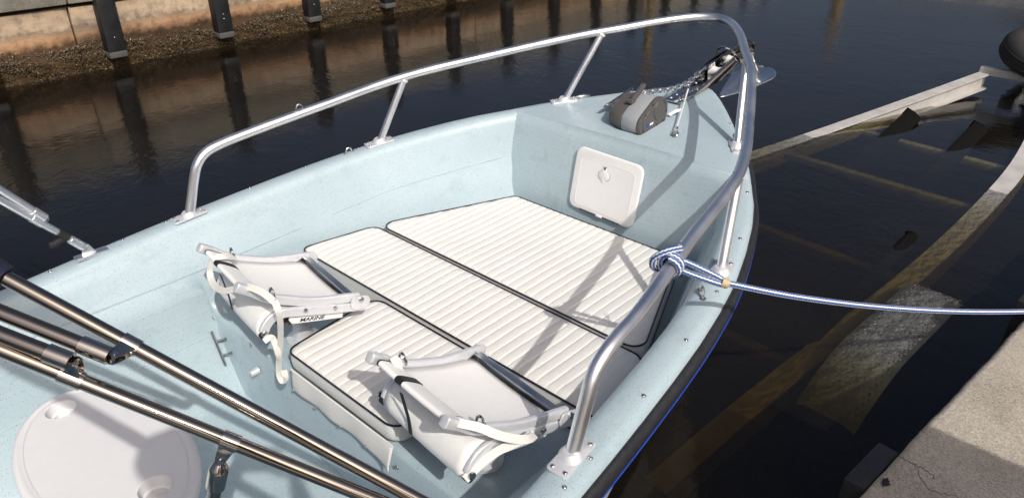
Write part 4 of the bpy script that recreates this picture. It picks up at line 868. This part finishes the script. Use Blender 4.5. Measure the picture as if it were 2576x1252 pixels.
#@@TABLE
# ================================================================== ROUND TABLE AND BIMINI FRAME
TC = Vector((-1.129, 0.089, 0.05)); TA, TB = 0.181, 0.323
tt = thing('oval_table', 'oval white plastic pedestal table with two cup recesses at lower left', 'table', (TC.x, TC.y, -0.366))
def oval(d, z, n=96): return [Vector((TC.x+(TA+d)*math.cos(2*math.pi*i/n), TC.y+(TB+d)*math.sin(2*math.pi*i/n), TC.z+z)) for i in range(n)]
def table_top():
    rows = []
    for d, z in ((-0.06, -0.044), (-0.02, -0.042), (-0.006, -0.036), (0.0, -0.026), (0.001, -0.016), (-0.003, -0.006), (-0.011, -0.0012), (-0.017, -0.0026), (-0.021, -0.0036), (-0.027, -0.0036)):
        l = oval(d, z); rows.append(l+l[:1])
    MB().grid(rows).build('rim', 'table_white', tt, angle=60)
    cups = []
    for c, r in ((at(150, 1026, 0.047), 0.036), (at(390, 1226, 0.047), 0.037)):
        for _ in range(60):   # keep the recess clear of the rim
            k = max(math.hypot((c.x+r*1.08*math.cos(q)-TC.x)/(TA-0.028), (c.y+r*1.08*math.sin(q)-TC.y)/(TB-0.028)) for q in [0.26*i for i in range(25)])
            if k < 0.99: break
            c = c.lerp(Vector((TC.x, TC.y, c.z)), 0.03)
        cups.append((c, r))
    from mathutils.geometry import tessellate_polygon
    zt = TC.z-0.0036
    loops = [[Vector((p.x, p.y, zt)) for p in oval(-0.0265, 0)]]+[[Vector((c.x+r*math.cos(2*math.pi*i/36), c.y+r*math.sin(2*math.pi*i/36), zt)) for i in range(36)] for c, r in cups]
    pm = MB(); pm.add([p for l in loops for p in l], [tuple(t_) for t_ in tessellate_polygon(loops)]); pm.build('top_panel', 'table_white', tt, smooth=False)
    for c, r in cups:
        MB().lathe([(r*1.06, 0.0012), (r*1.0, 0.0), (r*0.985, -0.004), (r*0.95, -0.010), (r*0.9, -0.026), (r*0.72, -0.028), (r*0.70, -0.040), (r*0.66, -0.046), (0.0, -0.048)], (c.x, c.y, TC.z-0.003), (0, 0, 1), 32, cap=False).build('cup_recess', 'table_white', tt, angle=50, fix=False)
table_top()
MB().lathe([(0.13, 0.0), (0.13, 0.012), (0.05, 0.03), (0.036, 0.04), (0.036, 0.35), (0.06, 0.365), (0.09, 0.374)], (TC.x, TC.y, -0.366), (0, 0, 1), 28).build('pedestal', 'alu_dull', tt)

bi = thing('bimini_frame', 'folded stainless bimini top frame with navy boot at lower left', 'bimini frame', (-0.82, -0.86, 0.17))
def pt(x, y, w): return CAM+(FWD+RGT*((x-1288)/1829)-UPV*((y-626)/1829))*w
RT = 0.0136
A0, A1 = pt(30, 707, 1.25), pt(1050, 1254, 1.40); B0, B1 = pt(-10, 872, 1.2), pt(940, 1254, 1.37)
ad, bd = (A1-A0).normalized(), (B1-B0).normalized()
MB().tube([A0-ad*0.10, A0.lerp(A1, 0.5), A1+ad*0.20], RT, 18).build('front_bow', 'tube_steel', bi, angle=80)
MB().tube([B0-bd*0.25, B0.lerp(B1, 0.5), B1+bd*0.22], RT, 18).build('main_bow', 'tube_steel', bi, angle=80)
C0, C1 = pt(0, 785, 1.22), pt(268, 892, 1.245); D0_, D1_ = pt(0, 840, 1.2), pt(172, 907, 1.215)
cdv, ddv = (C1-C0).normalized(), (D1_-D0_).normalized()
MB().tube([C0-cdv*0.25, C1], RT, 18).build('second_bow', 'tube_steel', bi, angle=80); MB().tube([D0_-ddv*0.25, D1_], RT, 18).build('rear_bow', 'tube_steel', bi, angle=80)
Q_ = at(300, 1076, 0.05)+sdir*(1.1/sdir.z); 
for dq in (Vector((0, 0, 0)), Vector((-0.045, 0.02, 0.05))): MB().tube([Q_+dq-ad*0.75, Q_+dq+ad*0.62], RT, 14).build('added_shadow_bow', 'tube_steel', bi, angle=80)  # unseen tube pair added on the sun line to shade the table
def clamp(c, d, r, L, name, mat='clamp_steel'):
    return MB().lathe([(r*1.02, -L/2), (r*1.2, -L/2), (r*1.2, L/2), (r*1.02, L/2)], c, d, 24).build(name, mat, bi, angle=30)
cA = pt(322, 866, 1.27); cA = A0+ad*((cA-A0).dot(ad)); cB = B0+bd*((pt(176, 952, 1.22)-B0).dot(bd)); cP = B0+bd*((pt(580, 1106, 1.3)-B0).dot(bd))
clamp(cA, ad, RT, 0.032, 'jaw_slide'); clamp(cB, bd, RT, 0.038, 'jaw_slide'); clamp(cP, bd, RT, 0.032, 'jaw_slide')
clamp(C1-cdv*0.02, cdv, RT, 0.05, 'eye_end'); clamp(D1_-ddv*0.016, ddv, RT, 0.04, 'eye_end')
def jaw(p, q, d, name='jaw_plate'):
    # plate pair from a slide at p towards a pin at q
    p, q = Vector(p), Vector(q); e = (q-p).normalized(); s = (d-e*d.dot(e)).normalized(); n = e.cross(s); L = (q-p).length
    poly = [(-0.0, -0.016), (L*0.8, -0.011), (L+0.006, -0.007), (L+0.010, 0.0), (L+0.006, 0.007), (L*0.8, 0.011), (0.0, 0.016)]
    o = None
    for k in (-1, 1):
        o = MB().prism(poly, p+n*(k*0.0085-0.001), e, s, n, 0.002).build(name, 'clamp_steel', bi, bevel=0.0005)
    MB().lathe([(0.0045, -0.012), (0.0045, 0.012)], q, n, 12).build('pin', 'chrome', bi); return o
jaw(cA, C1+cdv*0.012, ad); jaw(cB, D1_+ddv*0.012, bd)
pq = pt(556, 1152, 1.31); jaw(cP, pq, bd)
pe = Vector((-1.262, -0.345, -0.36)); pdv = (pe-pq).normalized()
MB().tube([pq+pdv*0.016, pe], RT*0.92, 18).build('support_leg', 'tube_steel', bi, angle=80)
MB().lathe([(0.006, 0.0), (0.010, 0.004), (0.0175, 0.018), (0.0182, 0.022), (0.0182, 0.062), (0.0165, 0.064), (0.012, 0.064)], pq+pdv*0.006, pdv, 24).build('leg_socket', 'clamp_steel', bi, angle=30)
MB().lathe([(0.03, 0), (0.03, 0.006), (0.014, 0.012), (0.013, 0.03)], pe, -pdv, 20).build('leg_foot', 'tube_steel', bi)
# starboard hinge out of view, port leg with hinge, slide and black clip
MB().box((-0.80, -0.86, zs(-0.8)+0.006), (0.09, 0.035, 0.012)).build('deck_hinge', 'alu', bi, bevel=0.003)
h0 = Vector((-0.835, 0.875, 0.176)); MB().box((-0.826, 0.876, zs(-0.82)+0.006), (0.10, 0.034, 0.010)).build('deck_hinge', 'alu', bi, bevel=0.002)
MB().prism([(-0.02, 0), (0.025, 0), (0.008, 0.035), (-0.012, 0.04)], (-0.835, 0.872, zs(-0.82)+0.009), (1, 0, 0), (0, 0, 1), (0, 1, 0), 0.008).build('hinge_lug', 'alu', bi, bevel=0.001)
l0, l1 = Vector((-0.842, 0.873, 0.212)), Vector((-1.016, 0.87, 0.441)); ld = (l1-l0).normalized()
MB().tube([l0, l1+ld*0.6], 0.0118, 16).build('main_bow', 'alu', bi, angle=80)
clamp(l0+ld*0.028, ld, 0.0118, 0.045, 'eye_end', 'alu')
sA = l0+ld*0.165; clamp(sA, ld, 0.0118, 0.035, 'jaw_slide', 'alu')
u0, u1 = Vector((-0.924, 0.87, 0.352)), Vector((-1.006, 0.87, 0.470)); ud = (u1-u0).normalized()
MB().tube([u0, u1+ud*0.6], 0.0112, 16).build('second_bow', 'alu', bi, angle=80); clamp(u0+ud*0.012, ud, 0.0112, 0.04, 'eye_end', 'alu'); jaw(sA, u0-ud*0.008, ld)
MB().lathe([(0.0125, -0.018), (0.0155, -0.018), (0.0155, 0.018), (0.0125, 0.018)], l0+ld*0.078, ld, 16).build('strap_clip', 'black_web', bi)
MB().tube([l0+ld*0.078+Vector((0, 0, -0.01)), l0+ld*0.083+Vector((-0.03, -0.006, -0.022)), l0+ld*0.083+Vector((-0.042, -0.006, -0.02))], 0.011, 10).build('strap_clip_tail', 'black_web', bi)
# navy canvas boot over the bows
bt = MB(); e0 = A0-ad*0.012; rows = []
for i in range(12):
    k = i/11; c = e0-ad*(0.62*k); r = 0.02+0.028*min(1, k*3)
    rows.append([c+(ad.orthogonal().normalized()*math.cos(a)+ad.cross(ad.orthogonal().normalized())*math.sin(a))*(r*(1+0.12*math.sin(a*3+k*9)+0.05*math.sin(a*7+k*21))) for a in [2*math.pi*q/20 for q in range(21)]])
bt.grid(rows); bt.f.append(tuple(range(20))); bt.build('canvas_boot', 'navy', bi, angle=80)

# ================================================================== MOORING LINE
ml = thing('mooring_line', 'blue and white braided mooring line hitched round the bow rail', 'rope', (0.4, -1.1, 0.3))
K = Vector((-0.075, -0.797, 0.474)); tg_ = Vector((0.97, 0.16, 0.14)).normalized(); RR = 0.0079
n1 = (Vector((0, 0, 1))-tg_*tg_.z).normalized(); n2 = tg_.cross(n1)
coil = []
for i in range(0, 36):
    a = 2*math.pi*i/20; coil.append(K+tg_*(-0.016+0.032*i/35)+n1*0.0252*math.cos(a)+n2*0.0252*math.sin(a))
c1 = coil[-1]
MB().tube(coil, RR, 12).build('hitch_coil', 'rope', ml, angle=80)
W1 = at(1822, 711, 0.425)
loopb = crom([K+n1*0.030+n2*0.012+tg_*0.03, K+n1*0.034-n2*0.012-tg_*0.004, K+n1*0.012-n2*0.038-tg_*0.014, K-n1*0.022-n2*0.040-tg_*0.004, K-n1*0.034-n2*0.018+tg_*0.018, K-n1*0.030-n2*0.004+tg_*0.03], 6)
MB().tube(loopb, RR, 12).build('hitch_bight', 'rope', ml, angle=80)
sd_ = Vector((0.45, 0.35, 0.6)).normalized()
for s, st_ in ((1, K-n2*0.030+n1*0.010+tg_*0.012), (-1, K-n2*0.030-n1*0.006+tg_*0.014)):
    MB().tube(crom([st_, st_.lerp(W1, 0.35)+sd_*s*0.0085, st_.lerp(W1, 0.8)+sd_*s*0.0082, W1+sd_*s*0.0055], 6), RR*0.94, 12).build('eye_leg', 'rope', ml, angle=80)
MB().lathe([(0.0118, -0.009), (0.0125, -0.005), (0.0125, 0.005), (0.0118, 0.009)], W1, W1-K, 16).build('whipping', 'tan_tape', ml)
line = crom([W1, at(2000, 746, 0.345), at(2200, 771, 0.245), at(2400, 783, 0.135), at(2576, 783, 0.03), Vector((1.45, -1.55, -0.06)), Vector((1.85, -1.70, -0.10))], 14)
MB().tube(line, RR, 14).build('line', 'rope', ml, angle=80)
for k in range(6):   # frayed whipping ends
    MB().tube([W1+Vector((0.004, 0.008, 0.008)), W1+Vector((0.012+0.003*k, 0.02+0.004*math.sin(k), 0.03+0.004*(k % 3)))], 0.0007, 4).build('twine_end', 'cable', ml)
dc = thing('dock_cleat', 'galvanised horn cleat on the dock holding the mooring line', 'cleat', (1.85, -1.72, -0.16))
horn_cleat(dc, (1.85, -1.72, -0.158), (1, -0.112, 0), 0.14, 'galv')

#@@PERSON
# ================================================================== PHOTOGRAPHER (stands on the dock behind the lens; seen as the shadow across the table and in the steel tubes)
def skin_mesh(name, verts, edges, radii, mat, parent, root=0, sub=2):
    me = bpy.data.meshes.new(name); me.from_pydata(verts, edges, []); o = obj(name, me, mat, parent)
    m = o.modifiers.new('skin', 'SKIN'); m.use_smooth_shade = True
    for i, r in enumerate(radii):
        sv = me.skin_vertices[0].data[i]; sv.radius = r if isinstance(r, tuple) else (r, r); sv.use_root = (i == root)
    s_ = o.modifiers.new('sub', 'SUBSURF'); s_.levels = sub; s_.render_levels = sub; return o
MAT['skin'] = plain('skin', (0.42, 0.26, 0.18), 0.5); MAT['shirt'] = plain('shirt_cloth', (0.05, 0.06, 0.09), 0.85, bs=0.2); MAT['shorts'] = plain('shorts_cloth', (0.20, 0.17, 0.12), 0.9, bs=0.2); MAT['hair'] = plain('hair', (0.03, 0.02, 0.015), 0.6)
PB = Vector((-1.69, -1.63, -0.16)); pr_ = thing('person', 'person in dark shirt standing on the dock holding up a phone, seen only as shadow', 'person', tuple(PB))
ph_ = R(45); fx = Vector((math.cos(ph_), math.sin(ph_), 0)); lx = Vector((-math.sin(ph_), math.cos(ph_), 0))
def L(f, l, z): return tuple(PB+fx*f+lx*l+Vector((0, 0, z)))
hand = [L(0.335, 0.115, 1.475), L(0.335, -0.115, 1.475)]
V = [L(0, 0, 0.95), L(0, 0, 1.10), L(0.01, 0, 1.28), L(0, 0, 1.42), L(0.0, 0, 1.50), L(0.02, 0, 1.56), L(0.035, 0, 1.64), L(0.03, 0, 1.74), L(0.02, 0, 1.80)]
E_ = [(i, i+1) for i in range(8)]; RD = [(0.15, 0.11), (0.135, 0.10), (0.155, 0.11), (0.13, 0.09), 0.06, 0.055, (0.075, 0.09), (0.078, 0.095), 0.06]
for s_ in (1, -1):
    k = len(V); V += [L(0.0, 0.18*s_, 1.43), L(0.03, 0.25*s_-0.04, 1.20), L(0.13, 0.16*s_-0.10, 1.36), L(0.175, 0.11*s_-0.117, 1.44)]; E_ += [(3, k), (k, k+1), (k+1, k+2), (k+2, k+3)]; RD += [0.06, 0.047, 0.036, 0.03]
    m_ = k+3
    for q, (df, dl, dz, r) in enumerate(((0.05, -0.01, 0.05, 0.009), (0.055, -0.012, 0.03, 0.0095), (0.055, -0.012, 0.01, 0.009), (0.05, -0.01, -0.01, 0.008), (0.0, -0.03, 0.045, 0.010))):
        j = len(V); V += [L(0.185+df*0.5, (0.11+dl*0.3)*s_-0.117, 1.445+dz), L(0.19+df*0.4, (0.11+dl*2.2)*s_-0.117, 1.448+dz)]; E_ += [(m_, j), (j, j+1)]; RD += [r, r*0.85]
    k = len(V); V += [L(0, 0.095*s_, 0.88), L(0.01, 0.11*s_, 0.48), L(-0.02, 0.115*s_, 0.10), L(0.12, 0.13*s_, 0.035)]; E_ += [(0, k), (k, k+1), (k+1, k+2), (k+2, k+3)]; RD += [0.095, 0.062, 0.042, 0.04]
skin_mesh('body', V, E_, RD, 'skin', pr_)
sv = [L(0, 0, 0.92), L(0, 0, 1.10), L(0.01, 0, 1.28), L(0, 0, 1.43)]; se_ = [(0, 1), (1, 2), (2, 3)]; sr = [(0.175, 0.135), (0.165, 0.125), (0.18, 0.13), (0.145, 0.105)]
for s_ in (1, -1): k = len(sv); sv += [L(0.0, 0.19*s_, 1.43), L(0.025, 0.245*s_-0.035, 1.24)]; se_ += [(3, k), (k, k+1)]; sr += [0.082, 0.07]
skin_mesh('shirt', sv, se_, sr, 'shirt', pr_)
tv = [L(0, 0, 0.96)]; te = []; trr = [(0.165, 0.125)]
for s_ in (1, -1): k = len(tv); tv += [L(0, 0.10*s_, 0.86), L(0.01, 0.115*s_, 0.50)]; te += [(0, k), (k, k+1)]; trr += [0.115, 0.095]
skin_mesh('shorts', tv, te, trr, 'shorts', pr_)
skin_mesh('hair', [L(-0.02, 0, 1.70), L(0.005, 0, 1.78), L(0.04, 0, 1.82)], [(0, 1), (1, 2)], [0.085, 0.09, 0.06], 'hair', pr_)
pn = -FWD; pc = CAM-FWD*0.03; phone = MB().prism(rrect(0.155, 0.075, 0.01, 4), pc-FWD*0.012, RGT, UPV, FWD, 0.009).build('phone', 'rubber', None, bevel=0.001)
tag(phone, 'dark phone held up in the photographer\'s hands above the dock', 'phone')
